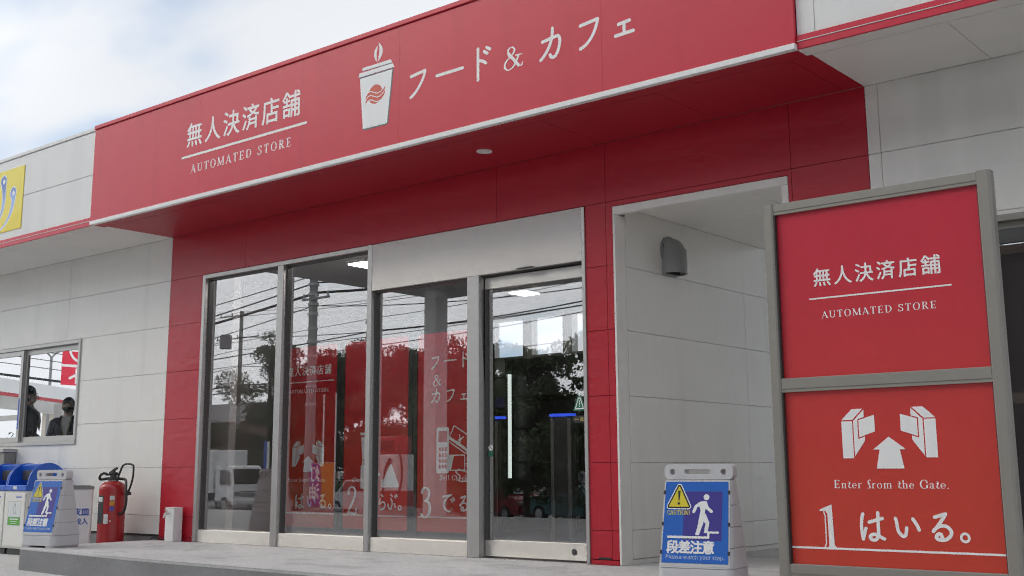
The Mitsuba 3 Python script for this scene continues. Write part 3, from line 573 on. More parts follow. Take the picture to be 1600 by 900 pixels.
pr('sticker_green', (0.03, 0.16, 0.10), 0.5); pr('sticker_white', (0.75, 0.75, 0.75), 0.5); pr('sticker_gold', (0.42, 0.33, 0.08), 0.5)
st = thing('door_sticker', 'small green triangular warning sticker on the sliding door glass', 'sticker')
Md = frame((0, 0.0745, 0), (1, 0, 0), (0, 0, 1))
tri = Polygon([(-4.985, 1.05), (-4.885, 1.05), (-4.922, 1.145), (-4.948, 1.145)]).buffer(0.004)
decal(st, tri, Md, 'sticker_green', 0.0006, name='sheet')
decal(st, union_all([Polygon([(-4.975, 1.056), (-4.895, 1.056), (-4.924, 1.137), (-4.946, 1.137)]).difference(Polygon([(-4.965, 1.064), (-4.905, 1.064), (-4.928, 1.129), (-4.942, 1.129)])), sbox(-4.938, 1.085, -4.932, 1.118), Point(-4.935, 1.076).buffer(0.004)]), Md, 'sticker_white', 0.0006, 0.0007, name='print')
st2 = thing('door_sticker', 'black pointed automatic door sticker with small gold characters on the glass', 'sticker')
decal(st2, Polygon([(-5.0, 0.985), (-4.985, 0.962), (-4.866, 0.962), (-4.866, 1.01), (-4.985, 1.01)]), Md, 'black_plastic', 0.0006, name='sheet')
decal(st2, union_all([mv(kanji('自動', 0.034, 0.038, 1.5), -4.915, 0.986), sbox(-4.978, 0.983, -4.945, 0.989)]), Md, 'sticker_gold', 0.0006, 0.0007)
for x, lab in ((-5.965, 'small green sticker on the fixed pane left of the wide steel post'), (-5.765, 'small green sticker on the sliding door beside the wide steel post')):
    s3 = thing('door_sticker', lab, 'sticker')
    M3 = frame((0, 0.0545 if x < -5.9 else 0.0745, 0), (1, 0, 0), (0, 0, 1))
    decal(s3, sbox(x - 0.022, 0.735, x + 0.022, 0.775), M3, 'sticker_green', 0.0006, name='sheet')
    decal(s3, Point(x, 0.80).buffer(0.022).difference(LineString([(x - 0.015, 0.815), (x + 0.015, 0.785)]).buffer(0.003)), M3, 'sticker_white', 0.0006, name='print')

# office window at the left (sliding sashes)
ow = part(SB, 'office_window', cat(bev(-16.6, -11.452, -0.016, 0.09, 2.003, 2.04, 0.002), bev(-16.6, -11.452, -0.020, 0.09, 0.93, 0.968, 0.002), bev(-11.490, -11.452, -0.016, 0.09, 0.9685, 2.0025, 0.002), bev(-16.6, -16.56, -0.016, 0.09, 0.9685, 2.0025, 0.002)), 'sash_aluminium', label='aluminium sliding window of the office in the left white wall')


def sash(x0, x1, y, mid=None):
    s = part(ow, 'sash', cat(bev(x0, x0 + 0.052, y, y + 0.032, 0.97, 2.0, 0.002), bev(x1 - 0.052, x1, y, y + 0.032, 0.97, 2.0, 0.002), bev(x0 + 0.052, x1 - 0.052, y + .001, y + 0.031, 1.945, 2.0, 0.002), bev(x0 + 0.052, x1 - 0.052, y + .001, y + 0.031, 0.97, 1.03, 0.002)), 'sash_aluminium')
    part(ow, 'pane', bx(x0 + 0.0525, x1 - 0.0525, y + 0.015, y + 0.0155, 1.0305, 1.9445), 'clear_glass')
    if mid: part(ow, 'sash', bev(x0 + 0.0525, x1 - 0.0525, y, y + 0.012, mid, mid + 0.06, 0.002), 'sash_aluminium')


sash(-12.68, -11.492, 0.035)
sash(-13.90, -12.665, 0.0, 1.22)
sash(-15.1, -13.9, 0.035)
sash(-16.5, -15.1, 0.0)
pr('blue_label', (0.03, 0.08, 0.42), 0.4)
bl = thing('sash_label', 'narrow blue strip label on the office window sash', 'label')
part(bl, 'sheet', bx(-12.712, -12.682, -0.0015, -0.0003, 1.12, 1.46), 'blue_label')
ct = thing('counter_box', 'grey metal counter box under the left sash of the office window', 'counter')
part(ct, 'body', bev(-14.2, -12.67, -0.14, -0.004, 0.70, 0.86, 0.004), 'aluminium')
part(ct, 'top', bev(-14.22, -12.65, -0.17, -0.004, 0.861, 0.90, 0.004), 'sash_aluminium')

# dark window or door at the right edge
dw = part(SB, 'side_window', cat(bev(-2.2, 0.6, -0.014, 0.09, 1.983, 2.02, 0.002), bev(-2.2, -2.16, -0.014, 0.09, 0.0, 1.9825, 0.002), bev(0.56, 0.6, -0.014, 0.09, 0.0, 1.9825, 0.002), bx(-2.159, 0.559, 0.03, 0.08, 1.945, 1.982), bx(-2.159, 0.559, 0.03, 0.08, 0.001, 0.08)), 'aluminium', label='dark glazed door with aluminium frame behind the red sign stand')
part(dw, 'sash', cat(bx(-2.155, 0.555, 0.032, 0.07, 1.865, 1.9445), bx(-2.155, -2.09, 0.032, 0.07, 0.081, 1.864), bx(-0.82, -0.76, 0.032, 0.07, 0.081, 1.864)), 'steel_dark')
part(dw, 'pane', bx(-2.089, 0.555, 0.05, 0.0505, 0.081, 1.864), 'glass')
bd = part(SB, 'roller_blind', bx(-2.15, 0.55, 0.14, 0.15, 0.02, 1.98), 'dark_grey')

# ---------------------------------------------------------------- red signboard on the canopy
FY = -0.874
rs = thing('red_signboard', 'long red signboard with white lettering and a paper coffee cup on the canopy edge', 'signboard')
xs = [-9.94, -8.25, -5.83, -4.02, -2.711]
for a, b in zip(xs[:-1], xs[1:]):
    part(rs, 'panel', bx(a + (0.0007 if a > -9.9 else 0), b - (0.0007 if b < -3 else 0), FY, FY + 0.029, 2.9715, 3.8645), 'red_fascia')
part(rs, 'backing', bx(-9.93, -2.72, FY + 0.012, FY + 0.0285, 2.975, 3.86), 'joint_red')
part(rs, 'cap', bev(-9.941, -2.710, FY - 0.014, FY + 0.10, 3.8695, 3.907, 0.004), 'red_fascia')
part(rs, 'lower_strip', bev(-9.941, -2.710, FY - 0.006, FY + 0.034, 2.936, 2.971, 0.002), 'white_paint', label='white strip along the lower edge of the red signboard')
Mf = frame((0, FY, 0), (1, 0, 0), (0, 0, 1))
decal(rs, mv(kanji('無人決済店舗', 0.232, 0.2578, 1.0), -8.333, 3.522), Mf, 'letter_white')
decal(rs, sbox(-8.506, 3.323, -6.851, 3.343), Mf, 'letter_white', name='divider_line')
decal(rs, mv(serif('AUTOMATED STORE', 0.074, 1.335), -8.365, 3.174), Mf, 'letter_white')
KANA = [[(-5.707, 3.45), (-5.566, 3.468)], [(-5.566, 3.468), (-5.582, 3.42), (-5.621, 3.363), (-5.661, 3.322), (-5.709, 3.292)], [(-5.452, 3.399), (-5.203, 3.402)], [(-5.061, 3.506), (-5.061, 3.28)], [(-5.055, 3.418), (-5.021, 3.408), (-4.989, 3.387)], [(-4.981, 3.498), (-4.952, 3.48)], [(-5.005, 3.474), (-4.977, 3.455)],
        [(-4.411, 3.492), (-4.414, 3.443), (-4.427, 3.396), (-4.454, 3.348), (-4.512, 3.292)], [(-4.496, 3.416), (-4.367, 3.431)], [(-4.367, 3.431), (-4.353, 3.413), (-4.356, 3.359), (-4.374, 3.314), (-4.401, 3.291), (-4.418, 3.293), (-4.432, 3.313)],
        [(-4.185, 3.449), (-4.046, 3.464)], [(-4.046, 3.464), (-4.058, 3.422), (-4.087, 3.366), (-4.122, 3.326), (-4.186, 3.293)], [(-3.889, 3.384), (-3.806, 3.391)], [(-3.847, 3.388), (-3.847, 3.318)], [(-3.913, 3.312), (-3.778, 3.317)]]
AMP = [[(-4.672, 3.30), (-4.70, 3.305), (-4.735, 3.345), (-4.79, 3.405), (-4.785, 3.435), (-4.755, 3.445), (-4.735, 3.425), (-4.755, 3.39), (-4.81, 3.35), (-4.82, 3.315), (-4.795, 3.29), (-4.755, 3.298), (-4.715, 3.345), (-4.70, 3.375)]]
for a, b in ((0, 2), (2, 3), (3, 7), (7, 10), (10, 12), (12, 15)): decal(rs, stroke(KANA[a:b], 0.0225), Mf, 'letter_white')


def ampersand():
    k = 2.2
    p = spline(AMP[0], 90)
    a = affinity.scale(LineString([(x / k, y) for x, y in p]).buffer(0.0035), k, 1, origin=(0, 0))
    b = LineString([(-4.70, 3.305), (-4.74, 3.352), (-4.787, 3.405)]).buffer(0.0105)
    return union_all([a, b, LineString([(-4.725, 3.38), (-4.672, 3.38)]).buffer(0.004), LineString([(-4.675, 3.30), (-4.665, 3.32)]).buffer(0.004)])


decal(rs, ampersand(), Mf, 'letter_white')
pr('cup_white', (0.74, 0.75, 0.76), 0.5); pr('cup_shadow', (0.10, 0.115, 0.13), 0.5); pr('cup_red', (0.55, 0.09, 0.06), 0.5)
cp = 'coffee_cup_picture'
cup_parts = [Polygon([(-6.229, 3.612), (-6.218, 3.634), (-5.922, 3.634), (-5.903, 3.606)]), Polygon([(-6.263, 3.567), (-6.256, 3.599), (-5.900, 3.599), (-5.880, 3.566)]), Polygon([(-6.249, 3.553), (-6.207, 3.152), (-5.950, 3.149), (-5.902, 3.553)])]
decal(rs, union_all([Polygon([(-6.215, 3.607), (-5.905, 3.599), (-5.903, 3.606), (-6.229, 3.612)]), Polygon([(-6.254, 3.566), (-6.249, 3.553), (-5.889, 3.553), (-5.878, 3.562)]), Polygon([(-6.205, 3.152), (-6.196, 3.139), (-5.940, 3.139), (-5.889, 3.55), (-5.902, 3.553), (-5.95, 3.152)])]), Mf, 'cup_shadow', 0.001, name=cp + '_shade')
decal(rs, union_all(cup_parts), Mf, 'cup_white', 0.0013, 0.0002, name=cp, label='white paper cup with lid, painted on the red signboard')
wav = [spline([(-6.18, y), (-6.12, y + 0.03), (-6.06, y + 0.006), (-6.02, y + 0.012), (-5.975, y + 0.05)], 20) for y in (3.345, 3.366, 3.385)]
disc = affinity.scale(Point(-6.077, 3.398).buffer(0.0745, quad_segs=16), 1, 1.0)
ribbon = Polygon(list(map(tuple, wav[0] + [0, -0.012])) + list(map(tuple, (wav[2] + [0, 0.012])[::-1])))
logo = union_all([disc, ribbon]).difference(union_all([LineString(w).buffer(0.0035) for w in (wav[0] - [0, 0.014], wav[1], wav[2] + [0, 0.012])]))
decal(rs, logo, Mf, 'cup_red', 0.0006, 0.0016, name='cup_emblem')


def blade(a, b):
    return Polygon(list(map(tuple, spline(a, 16))) + list(map(tuple, spline(b, 16)[::-1])))


steam = [blade([(-6.058, 3.775), (-6.098, 3.72), (-6.068, 3.65)], [(-6.058, 3.775), (-6.072, 3.715), (-6.068, 3.65)]), blade([(-6.05, 3.795), (-6.008, 3.728), (-6.060, 3.645)], [(-6.05, 3.795), (-6.042, 3.72), (-6.060, 3.645)])]
decal(rs, union_all([s.buffer(0.001) for s in steam]), Mf, 'letter_white', name='steam_picture')

# yellow sign at the far left of the white fascia
pr('sign_yellow', proc(lambda p, n, uv: mix((0.72, 0.60, 0.05), (0.70, 0.56, 0.008), smoothstep(0.0, 0.06, -(p.z - 3.30) + 0.35 * (p.x + 11.45)))), 0.35)
pr('drop_blue', proc(lambda p, n, uv: mix((0.10, 0.18, 0.45), (0.30, 0.42, 0.72), smoothstep(3.60, 3.40, p.z))), 0.4)
ys = thing('yellow_sign', 'yellow square sign with blue droplet shapes on the left white fascia', 'sign')
part(ys, 'panel', bev(-12.02, -11.30, FW - 0.008, FW - 0.0005, 3.102, 3.768, 0.002), 'sign_yellow')
My = frame((0, FW - 0.008, 0), (1, 0, 0), (0, 0, 1))


def tadpole(hx, hz, r, tail):
    c = Point(hx, hz).buffer(r, quad_segs=12)
    a = spline([(hx - r * 0.98, hz - 0.01), *[(x - w, z) for x, z, w in tail]], 20); b = spline([(hx + r * 0.98, hz - 0.01), *[(x + w, z) for x, z, w in tail]], 20)
    return union_all([c, Polygon(list(map(tuple, a)) + list(map(tuple, b[::-1]))).buffer(0)])


for hx, hz, tl in ((-11.718, 3.655, [(-11.700, 3.56, 0.036), (-11.690, 3.43, 0.026), (-11.735, 3.29, 0.016), (-11.84, 3.18, 0.006)]), (-11.500, 3.500, [(-11.490, 3.42, 0.032), (-11.525, 3.30, 0.022), (-11.62, 3.19, 0.014), (-11.76, 3.125, 0.006)])):
    tp = tadpole(hx, hz, 0.058, tl)
    decal(ys, tp.buffer(0.011), My, 'letter_white', 0.0006, name='droplet_outline')
    decal(ys, tp.difference(Point(hx + 0.008, hz - 0.004).buffer(0.026)), My, 'drop_blue', 0.0006, 0.0007, name='droplet')

# ---------------------------------------------------------------- tall red sign stand
SY = -1.0


def _postergrad(z0, z1):
    def f(p, n, uv):
        t = smoothstep(z0, z1, p.z)
        return mix((0.50, 0.042, 0.022), (0.49, 0.014, 0.038), t) * (0.97 + 0.05 * noise(p.x * 5, p.z * 5, 2.0))
    return proc(f)


pr('poster_red', _postergrad(0.1, 2.0), 0.36, 0.5)
ss = thing('sign_stand', 'tall red sign stand with grey metal frame beside the entrance', 'sign')
for a, b in ((-2.888, -2.829), (-1.748, -1.683)):
    part(ss, 'post', hull([(x, y, z) for z in (0.0, 2.043) for x, y in ((a + .006, SY - .006), (b - .012, SY - .006), (b, SY + 0.006), (b, SY + 0.055), (a, SY + 0.055), (a, SY))]), 'aluminium')
for z0, z1 in ((1.981, 2.040), (1.026, 1.098), (0.088, 0.152)):
    part(ss, 'rail', cat(bev(-2.8285, -1.7485, SY + 0.0, SY + 0.05, z0 + 0.016, z1, 0.002), bx(-2.8285, -1.7485, SY + 0.004, SY + 0.05, z0, z0 + 0.0155)), 'aluminium')
part(ss, 'foot', bev(-2.95, -2.76, SY - 0.22, SY + 0.27, 0.001, 0.012, 0.003), 'aluminium')
part(ss, 'foot', bev(-1.81, -1.62, SY - 0.22, SY + 0.27, 0.001, 0.012, 0.003), 'aluminium')
part(ss, 'back_panel', bx(-2.828, -1.749, SY + 0.045, SY + 0.0495, 0.1525, 1.98), 'dark_grey')
for z0, z1 in ((0.1525, 1.0255), (1.0985, 1.9805)):
    part(ss, 'gasket', bx(-2.8285, -2.822, SY + 0.0, SY + 0.03, z0, z1), 'black_rubber'); part(ss, 'gasket', bx(-1.755, -1.7485, SY + 0.012, SY + 0.03, z0, z1), 'black_rubber')
part(ss, 'upper_panel', bx(-2.8215, -1.7555, SY + 0.024, SY + 0.029, 1.0985, 1.9805), 'poster_red')
part(ss, 'lower_panel', bx(-2.8215, -1.7555, SY + 0.024, SY + 0.029, 0.1525, 1.0255), 'poster_red')


def gate_icon():
    P = lambda *q: Polygon(q)
    L = [P((-.227, .872), (-.170, .926), (-.114, .926), (-.170, .872)), P((-.228, .866), (-.171, .866), (-.171, .681), (-.228, .681)),
         P((-.165, .866), (-.108, .922), (-.108, .768), (-.165, .690))]
    flag = P((-.137, .870), (-.054, .894), (-.054, .812), (-.137, .784))
    body = union_all(L).difference(flag.buffer(0.006, join_style='mitre'))
    left = union_all([body, flag])
    right = affinity.scale(left, -1, 1, origin=(0.012, 0))
    arrow = P((.014, .784), (-.069, .722), (-.036, .722), (-.056, .629), (.084, .629), (.066, .722), (.096, .722))
    return union_all([left, right, arrow])


HAIRU = [[(-2.433, .408), (-2.443, .352), (-2.441, .311), (-2.437, .287)], [(-2.437, .287), (-2.421, .338)], [(-2.402, .369), (-2.335, .388)], [(-2.356, .415), (-2.357, .310), (-2.357, .309)],
         [(-2.357, .31), (-2.372, .286), (-2.392, .285), (-2.402, .298), (-2.385, .31), (-2.357, .304), (-2.329, .290)], [(-2.268, .389), (-2.261, .347), (-2.247, .314), (-2.229, .305), (-2.219, .321), (-2.215, .345)], [(-2.182, .388), (-2.168, .367), (-2.154, .337)],
         [(-2.076, .399), (-2.023, .415)], [(-2.023, .415), (-2.050, .375), (-2.086, .333)], [(-2.086, .333), (-2.051, .358), (-2.015, .353), (-2.0, .328), (-2.019, .301), (-2.05, .293), (-2.074, .304), (-2.066, .319), (-2.045, .302)]]


def digit_one():
    stem = Polygon([(-2.596, .452), (-2.660, .424), (-2.660, .417), (-2.625, .418), (-2.622, .40), (-2.620, .236), (-2.575, .236), (-2.592, .250), (-2.594, .40)])
    hair = LineString([(-2.640, .415), (-2.633, .395), (-2.633, .26), (-2.642, .24)]).buffer(0.003)
    return union_all([Polygon([(-2.596, .452), (-2.661, .426), (-2.661, .417), (-2.632, .421), (-2.620, .405), (-2.618, .25), (-2.628, .236), (-2.575, .236), (-2.590, .252), (-2.594, .40)]), hair])


def maru(x, y, r=0.0185):
    return Point(x, y).buffer(r + 0.006).difference(Point(x, y).buffer(r - 0.006))


def art_one():
    """The picture and words of the tall stand, in metres about the panel's middle line."""
    c = 2.29
    return [('lettering', mv(kanji('無人決済店舗', 0.1025, 0.1146, 1.2), -2.580 + c, 1.618)), ('divider_line', sbox(-2.656 + c, 1.503, -1.913 + c, 1.511)),
            ('lettering', mv(serif('AUTOMATED STORE', 0.0365, 0.60), -2.593 + c, 1.400)), ('gate_pictogram', gate_icon()),
            ('lettering', mv(serif('Enter from the Gate.', 0.0405, 0.585), -2.577 + c, 0.533)),
            *[('lettering', affinity.translate(stroke(HAIRU[a:b], 0.0165), c, 0)) for a, b in ((0, 5), (5, 7), (7, 10))], ('lettering', affinity.translate(digit_one(), c, 0)), ('lettering', maru(-1.938 + c, .307)), ('divider_line', sbox(-2.822 + c, .230, -1.756 + c, .240))]


Ms = frame((-2.29, SY + 0.024, 0), (1, 0, 0), (0, 0, 1))
for nm, sh in art_one():
    decal(ss, sh, Ms, 'letter_white', name=nm)

# ---------------------------------------------------------------- folding caution signs
pr('sign_plastic', proc(lambda p, n, uv: mi.Color3f(0.53, 0.53, 0.545) * (0.94 + 0.1 * fbm(p.x * 9, p.z * 9, p.y * 9))), 0.5)
pr('caution_blue', (0.012, 0.11, 0.46), 0.35); pr('caution_purple', (0.045, 0.035, 0.25), 0.35); pr('caution_yellow', (0.62, 0.52, 0.03), 0.4); pr('print_black', (0.02, 0.02, 0.02), 0.4)


def walker():
    P = lambda *q: Polygon(q)
    body = union_all([Point(.059, .318).buffer(.0165), LineString([(.052, .285), (.030, .283)]).buffer(.012),
                      P((.012, .288), (.058, .294), (.064, .286), (.052, .235), (.056, .222), (.024, .222), (.028, .245)),
                      LineString([(.026, .284), (.000, .266), (-.012, .238)]).buffer(.0085), LineString([(.056, .284), (.066, .258), (.090, .240)]).buffer(.0085),
                      P((.024, .226), (.054, .226), (.046, .178), (.022, .110), (.000, .110), (.014, .165)), P((.036, .226), (.058, .226), (.080, .178), (.070, .122), (.050, .122), (.058, .172), (.040, .195))])
    return body.buffer(-0.001).buffer(0.001)


def caution_sign(x, y, yaw, label):
    t = thing('caution_sign', label, 'sign', 'folding step warning signs')
    M = rotz(x, y, 0, yaw)
    H0, H1 = 0.105, 0.575
    w = lambda z: 0.425 + (0.392 - 0.425) * (z - H0) / (H1 - H0)
    dd = lambda z: 0.288 + (0.105 - 0.288) * (z - H0) / (H1 - H0)
    base = lofthull(0.435, 0.30, 0.018, 0.432, 0.294, H0 - 0.003, 0.045)
    part(t, 'base', xf(cat(base, [lofthull(0.10, 0.285, 0.001, 0.11, 0.29, 0.03, 0.03) .apply_translation((s, 0, 0)) for s in (-.15, .15)]), M), 'sign_plastic', smooth=35)
    zs = [H0, 0.215, 0.325, 0.44, H1]
    for a, b in zip(zs[:-1], zs[1:]):
        part(t, 'body_section', xf(lofthull(w(a), dd(a), a, w(b), dd(b), b - 0.004, 0.03), M), 'sign_plastic', smooth=35)
        part(t, 'body_groove', xf(lofthull(w(b) - .014, dd(b) - .014, b - 0.006, w(b) - .014, dd(b) - .014, b + 0.002, 0.03), M), 'mid_grey')
    hs = rrect(0.400, 0.085, 0.03, 0, 0.042).difference(union_all([rrect(0.155, 0.026, 0.012, -0.005, 0.044), Point(-.152, .042).buffer(.017), Point(.147, .042).buffer(.017)]))
    hm = ext(hs, 0.07)
    part(t, 'handle', xf(xf(hm, frame((0, 0.035, H1 + 0.0), (1, 0, 0), (0, 0, 1))), M), 'sign_plastic', smooth=30)
    # the printed board lies on the leaning front face
    z0, z1 = 0.118, 0.568
    p0, p1 = np.array([0, -dd(z0) / 2, z0]), np.array([0, -dd(z1) / 2, z1])
    up = (p1 - p0) / np.linalg.norm(p1 - p0); L = np.linalg.norm(p1 - p0)
    o = p0 + np.cross((1, 0, 0), up) * 0.004
    F = M @ frame(o, (1, 0, 0), up)
    board = Polygon([(-.196, 0), (.196, 0), (.186, L - .004), (-.186, L - .004)])
    part(t, 'board', xf(ext(board.buffer(0.004), 0.004), M @ frame(p0 - np.cross((1, 0, 0), up) * 0.002, (1, 0, 0), up)), 'sign_plastic')
    blue = Polygon([(-.191, .012), (.191, .012), (.1815, L - .006), (-.1815, L - .006)])
    s, q = 1.0, lambda sh: affinity.translate(affinity.scale(sh, 1.0, 1.0, origin=(0, 0)), 0, 0)
    k = 0.0010
    decal(t, blue, F, 'caution_blue', 0.0008, 0.0, 'print_sheet')
    kk = L / 0.465
    sc = lambda sh: affinity.scale(sh, 1.0, kk, origin=(0, 0))
    decal(t, sc(sbox(-.072, .135, .150, .405)), F, 'caution_purple', 0.0005, 0.0009, 'print_panel')
    tri = Polygon([(-.155, .322), (-.045, .322), (-.10, .43)])
    decal(t, sc(tri.buffer(.0165)), F, 'letter_white', 0.0004, 0.0015, 'warning_triangle')
    decal(t, sc(tri.buffer(.0115)), F, 'print_black', 0.0004, 0.0020, 'warning_triangle')
    decal(t, sc(tri.buffer(.003)), F, 'caution_yellow', 0.0004, 0.0025, 'warning_triangle')
    decal(t, sc(union_all([Polygon([(-.108, .408), (-.092, .408), (-.097, .353), (-.103, .353)]), Point(-.10, .337).buffer(.0075)])), F, 'print_black', 0.0004, 0.0030, 'warning_mark')
    decal(t, sc(mv(serif('CAUTION!', 0.024, 0.135).buffer(0.0005), -.168, .275)), F, 'caution_yellow', 0.0005, 0.0015)
    decal(t, sc(mv(walker(), 0.0, 0.055)), F, 'letter_white', 0.0005, 0.0016, 'walker_pictogram')
    decal(t, sc(union_all([sbox(-.162, .146, .082, .159), sbox(.069, .159, .082, .186), sbox(.069, .175, .135, .186)])), F, 'letter_white', 0.0005, 0.0022, 'step_pictogram')
    decal(t, sc(mv(kanji('段差注意', 0.074, 0.0685, 3.4), -.128, .099)), F, 'letter_white', 0.0005, 0.0016)
    tx = sans('Please watch your step.', 0.0225, 0.335); tx.apply_translation((-.168, .034 * kk, 0))
    pr_ = part(t, 'lettering', xf(xf(tx, np.diag([1, 1, 0.5, 1])), F @ frame((0, 0, 0.0012), (1, 0, 0), (0, 1, 0))), 'print_pale')
    for sx in (-1, 1):
        for z in (.07, .225, .40):
            part(t, 'clip', xf(bev(sx * (.196 - .010 * z / L) - .006, sx * (.196 - .010 * z / L) + .006, z * kk - .010, z * kk + .010, -.004, .0045, .002), F), 'black_plastic')
    return t


pr('print_pale', (0.42, 0.50, 0.66), 0.4)
caution_sign(-3.405, -0.884, 10, 'blue caution sign on a grey plastic stand, in front of the white passage')
caution_sign(-9.775, -1.155, 8, 'blue caution sign at the left corner of the concrete step, beside the blue topped bins')

# ---------------------------------------------------------------- recycling bins
pr('bin_white', proc(lambda p, n, uv: mi.Color3f(0.68, 0.67, 0.64) * (0.95 + 0.07 * fbm(p.x * 4, p.z * 4, p.y * 4))), 0.4)
pr('bin_blue', (0.015, 0.10, 0.50), 0.30, 0.6); pr('label_green', (0.10, 0.36, 0.05), 0.5); pr('label_cyan', (0.03, 0.30, 0.55), 0.5); pr('label_paper', (0.62, 0.64, 0.64), 0.5); pr('label_line', (0.3, 0.34, 0.36), 0.5)
BYF, BYB = -0.455, -0.03
for i, (lab, lc) in enumerate((('white recycling bin with blue hood and green label, nearest to the caution sign', 'label_green'), ('white recycling bin with blue hood and cyan label, second from the caution sign', 'label_cyan'), ('white recycling bin with blue hood, farthest left of the row', 'label_green'))):
    x1 = -11.555 - i * 0.432; x0 = x1 - 0.428
    b = thing('recycling_bin', lab, 'bin', 'recycling bins under the office window')
    part(b, 'cabinet', bev(x0, x1, BYF + 0.012, BYB, -0.125, 0.455, 0.006), 'bin_white')
    part(b, 'door', bev(x0 + 0.012, x1 - 0.012, BYF, BYF + 0.0115, -0.105, 0.435, 0.004), 'bin_white')
    part(b, 'plinth', bx(x0 + 0.02, x1 - 0.02, BYF + 0.05, BYB - 0.02, -0.19, -0.1255), 'black_plastic')
    part(b, 'lid_tray', bev(x0 - 0.001, x1 + 0.003, BYF - 0.006, BYB + 0.005, 0.456, 0.512, 0.008), 'bin_blue')
    prof = [(BYF + 0.012 + 0.41 * u, 0.5125 + 0.225 * math.sin(math.acos(max(-1, min(1, 1 - 2 * (u * 0.93)))))) for u in np.linspace(0, 1, 22)]
    dome = Polygon([(BYF + 0.012, 0.5125)] + prof + [(BYF + 0.422, 0.5125)])
    for fx in (x0 + 0.022, x1 - 0.004):
        part(b, 'hood_side', wallyz(dome, fx, 0.016), 'bin_blue', smooth=25)
    cut = Polygon([(BYF, 0.50), (BYF + 0.20, 0.50), (BYF + 0.12, 0.80), (BYF, 0.80)])
    part(b, 'hood', wallyz(dome.buffer(-0.008).difference(cut), x1 - 0.0205, 0.385), 'bin_blue', smooth=25)
    part(b, 'slot', xf(bx(x0 + 0.07, x1 - 0.07, -0.002, 0.002, -0.05, 0.05), frame(((0), BYF + 0.165, 0.615), (1, 0, 0), (0, 0.93, 0.36)) @ np.diag([1, 1, 1, 1])) if False else bx(x0 + 0.08, x1 - 0.08, BYF + 0.135, BYF + 0.16, 0.56, 0.66), 'black_plastic')
    Mb = frame(((x0 + x1) / 2, BYF, 0), (1, 0, 0), (0, 0, 1))
    decal(b, sbox(-.125, .105, .13, .348), Mb, 'label_line', 0.0006, 0, 'label_border')
    decal(b, sbox(-.12, .193, .125, .343), Mb, 'label_paper', 0.0006, 0.0007, 'label_sheet')
    decal(b, sbox(-.12, .110, .125, .188), Mb, lc, 0.0006, 0.0007, 'label_sheet')
    decal(b, union_all([sbox(-.08, .163, .09, .175), sbox(-.07, .142, .07, .148), sbox(-.05, .125, .05, .130)]), Mb, 'label_paper', 0.0005, 0.0014, 'label_lines')
    decal(b, union_all([rrect(.05, .09, .012, 0.01, .265), sbox(-.004, .311, .024, .327)]).difference(rrect(.036, .076, .01, 0.01, .265)), Mb, 'label_line', 0.0005, 0.0014, 'label_picture')
    decal(b, sbox(.02, .385, .14, .398), Mb, 'blue_label', 0.0006, 0, 'maker_plate')
    part(b, 'notice', bx((x0 + x1) / 2 - 0.04, (x0 + x1) / 2 + 0.03, BYF - 0.0075, BYF - 0.0061, 0.470, 0.500), 'label_paper')

# ---------------------------------------------------------------- ash bin
pr('ash_white', (0.74, 0.74, 0.74), 0.4); pr('ink_blue', (0.02, 0.06, 0.36), 0.5); pr('lid_grey', (0.20, 0.20, 0.19), 0.4, metal=0.3)
ab = thing('ash_bin', 'white cigarette ash bin with grey lid and blue characters, behind the left caution sign', 'ash bin')
Ma = rotz(-10.685, -0.445, -0.19, 58)
part(ab, 'body', xf(lofthull(0.365, 0.30, 0.0, 0.385, 0.31, 0.665, 0.012), Ma), 'ash_white')
part(ab, 'lid', xf(lofthull(0.395, 0.32, 0.666, 0.385, 0.31, 0.695, 0.012), Ma), 'lid_grey')
part(ab, 'ash_tray', xf(lofthull(0.33, 0.25, 0.6955, 0.33, 0.25, 0.702, 0.01), Ma), 'steel_dark')
Fa = Ma @ frame((0, -0.1508, 0), (1, 0, 0), (0, -0.0076, 1))
for i, ch in enumerate('灰皿'): decal(ab, mv(kanji(ch, 0.080, 0.076, 2.4), 0.052 + 0.076 * i, 0.455), Fa, 'ink_blue', 0.002, 0.001)
decal(ab, sbox(-.040, .449, -.003, .461), Fa, 'ink_blue', 0.002, 0.001)
for i, ch in enumerate('吸殻入'): decal(ab, mv(kanji(ch, 0.064, 0.062, 2.0), 0.004 + 0.062 * i, 0.365), Fa, 'ink_blue', 0.002, 0.001)

# ---------------------------------------------------------------- fire extinguisher on its trolley
pr('ext_red', (0.36, 0.010, 0.014), 0.28, 0.6, clearcoat=0.4)
fe = thing('fire_extinguisher', 'large red wheeled fire extinguisher with black hose against the white wall', 'fire extinguisher')
ex, ey = -10.285, -0.26
Me = T().translate([ex, ey, -0.19])
part(fe, 'cylinder', lathe([(0, 0.02), (0.10, 0.02), (0.123, 0.035), (0.125, 0.06), (0.125, 0.66), (0.121, 0.69), (0.105, 0.715), (0.075, 0.733), (0.045, 0.742), (0, 0.743)], 48), 'ext_red', smooth=40, to_world=Me)
part(fe, 'neck', cat(lathe([(0, 0.746), (0.05, 0.746), (0.05, 0.765), (0.035, 0.77), (0.03, 0.80), (0, 0.80)], 24)), 'black_plastic', smooth=35, to_world=Me)
vz = -0.19
part(fe, 'valve', cat(cyl((ex, ey, 0.60), (ex, ey, 0.66), 0.018), xf(bev(-.075, .06, -.012, .012, -.010, .010, .004), rotz(ex, ey, 0.655, 0) @ trimesh.transformations.rotation_matrix(math.radians(-22), (0, 1, 0))), xf(bev(-.085, .05, -.010, .010, -.007, .007, .003), rotz(ex, ey, 0.625, 0) @ trimesh.transformations.rotation_matrix(math.radians(-8), (0, 1, 0))), cyl((ex - .03, ey - .03, .62), (ex + .03, ey + .03, .62), .014)), 'black_plastic')
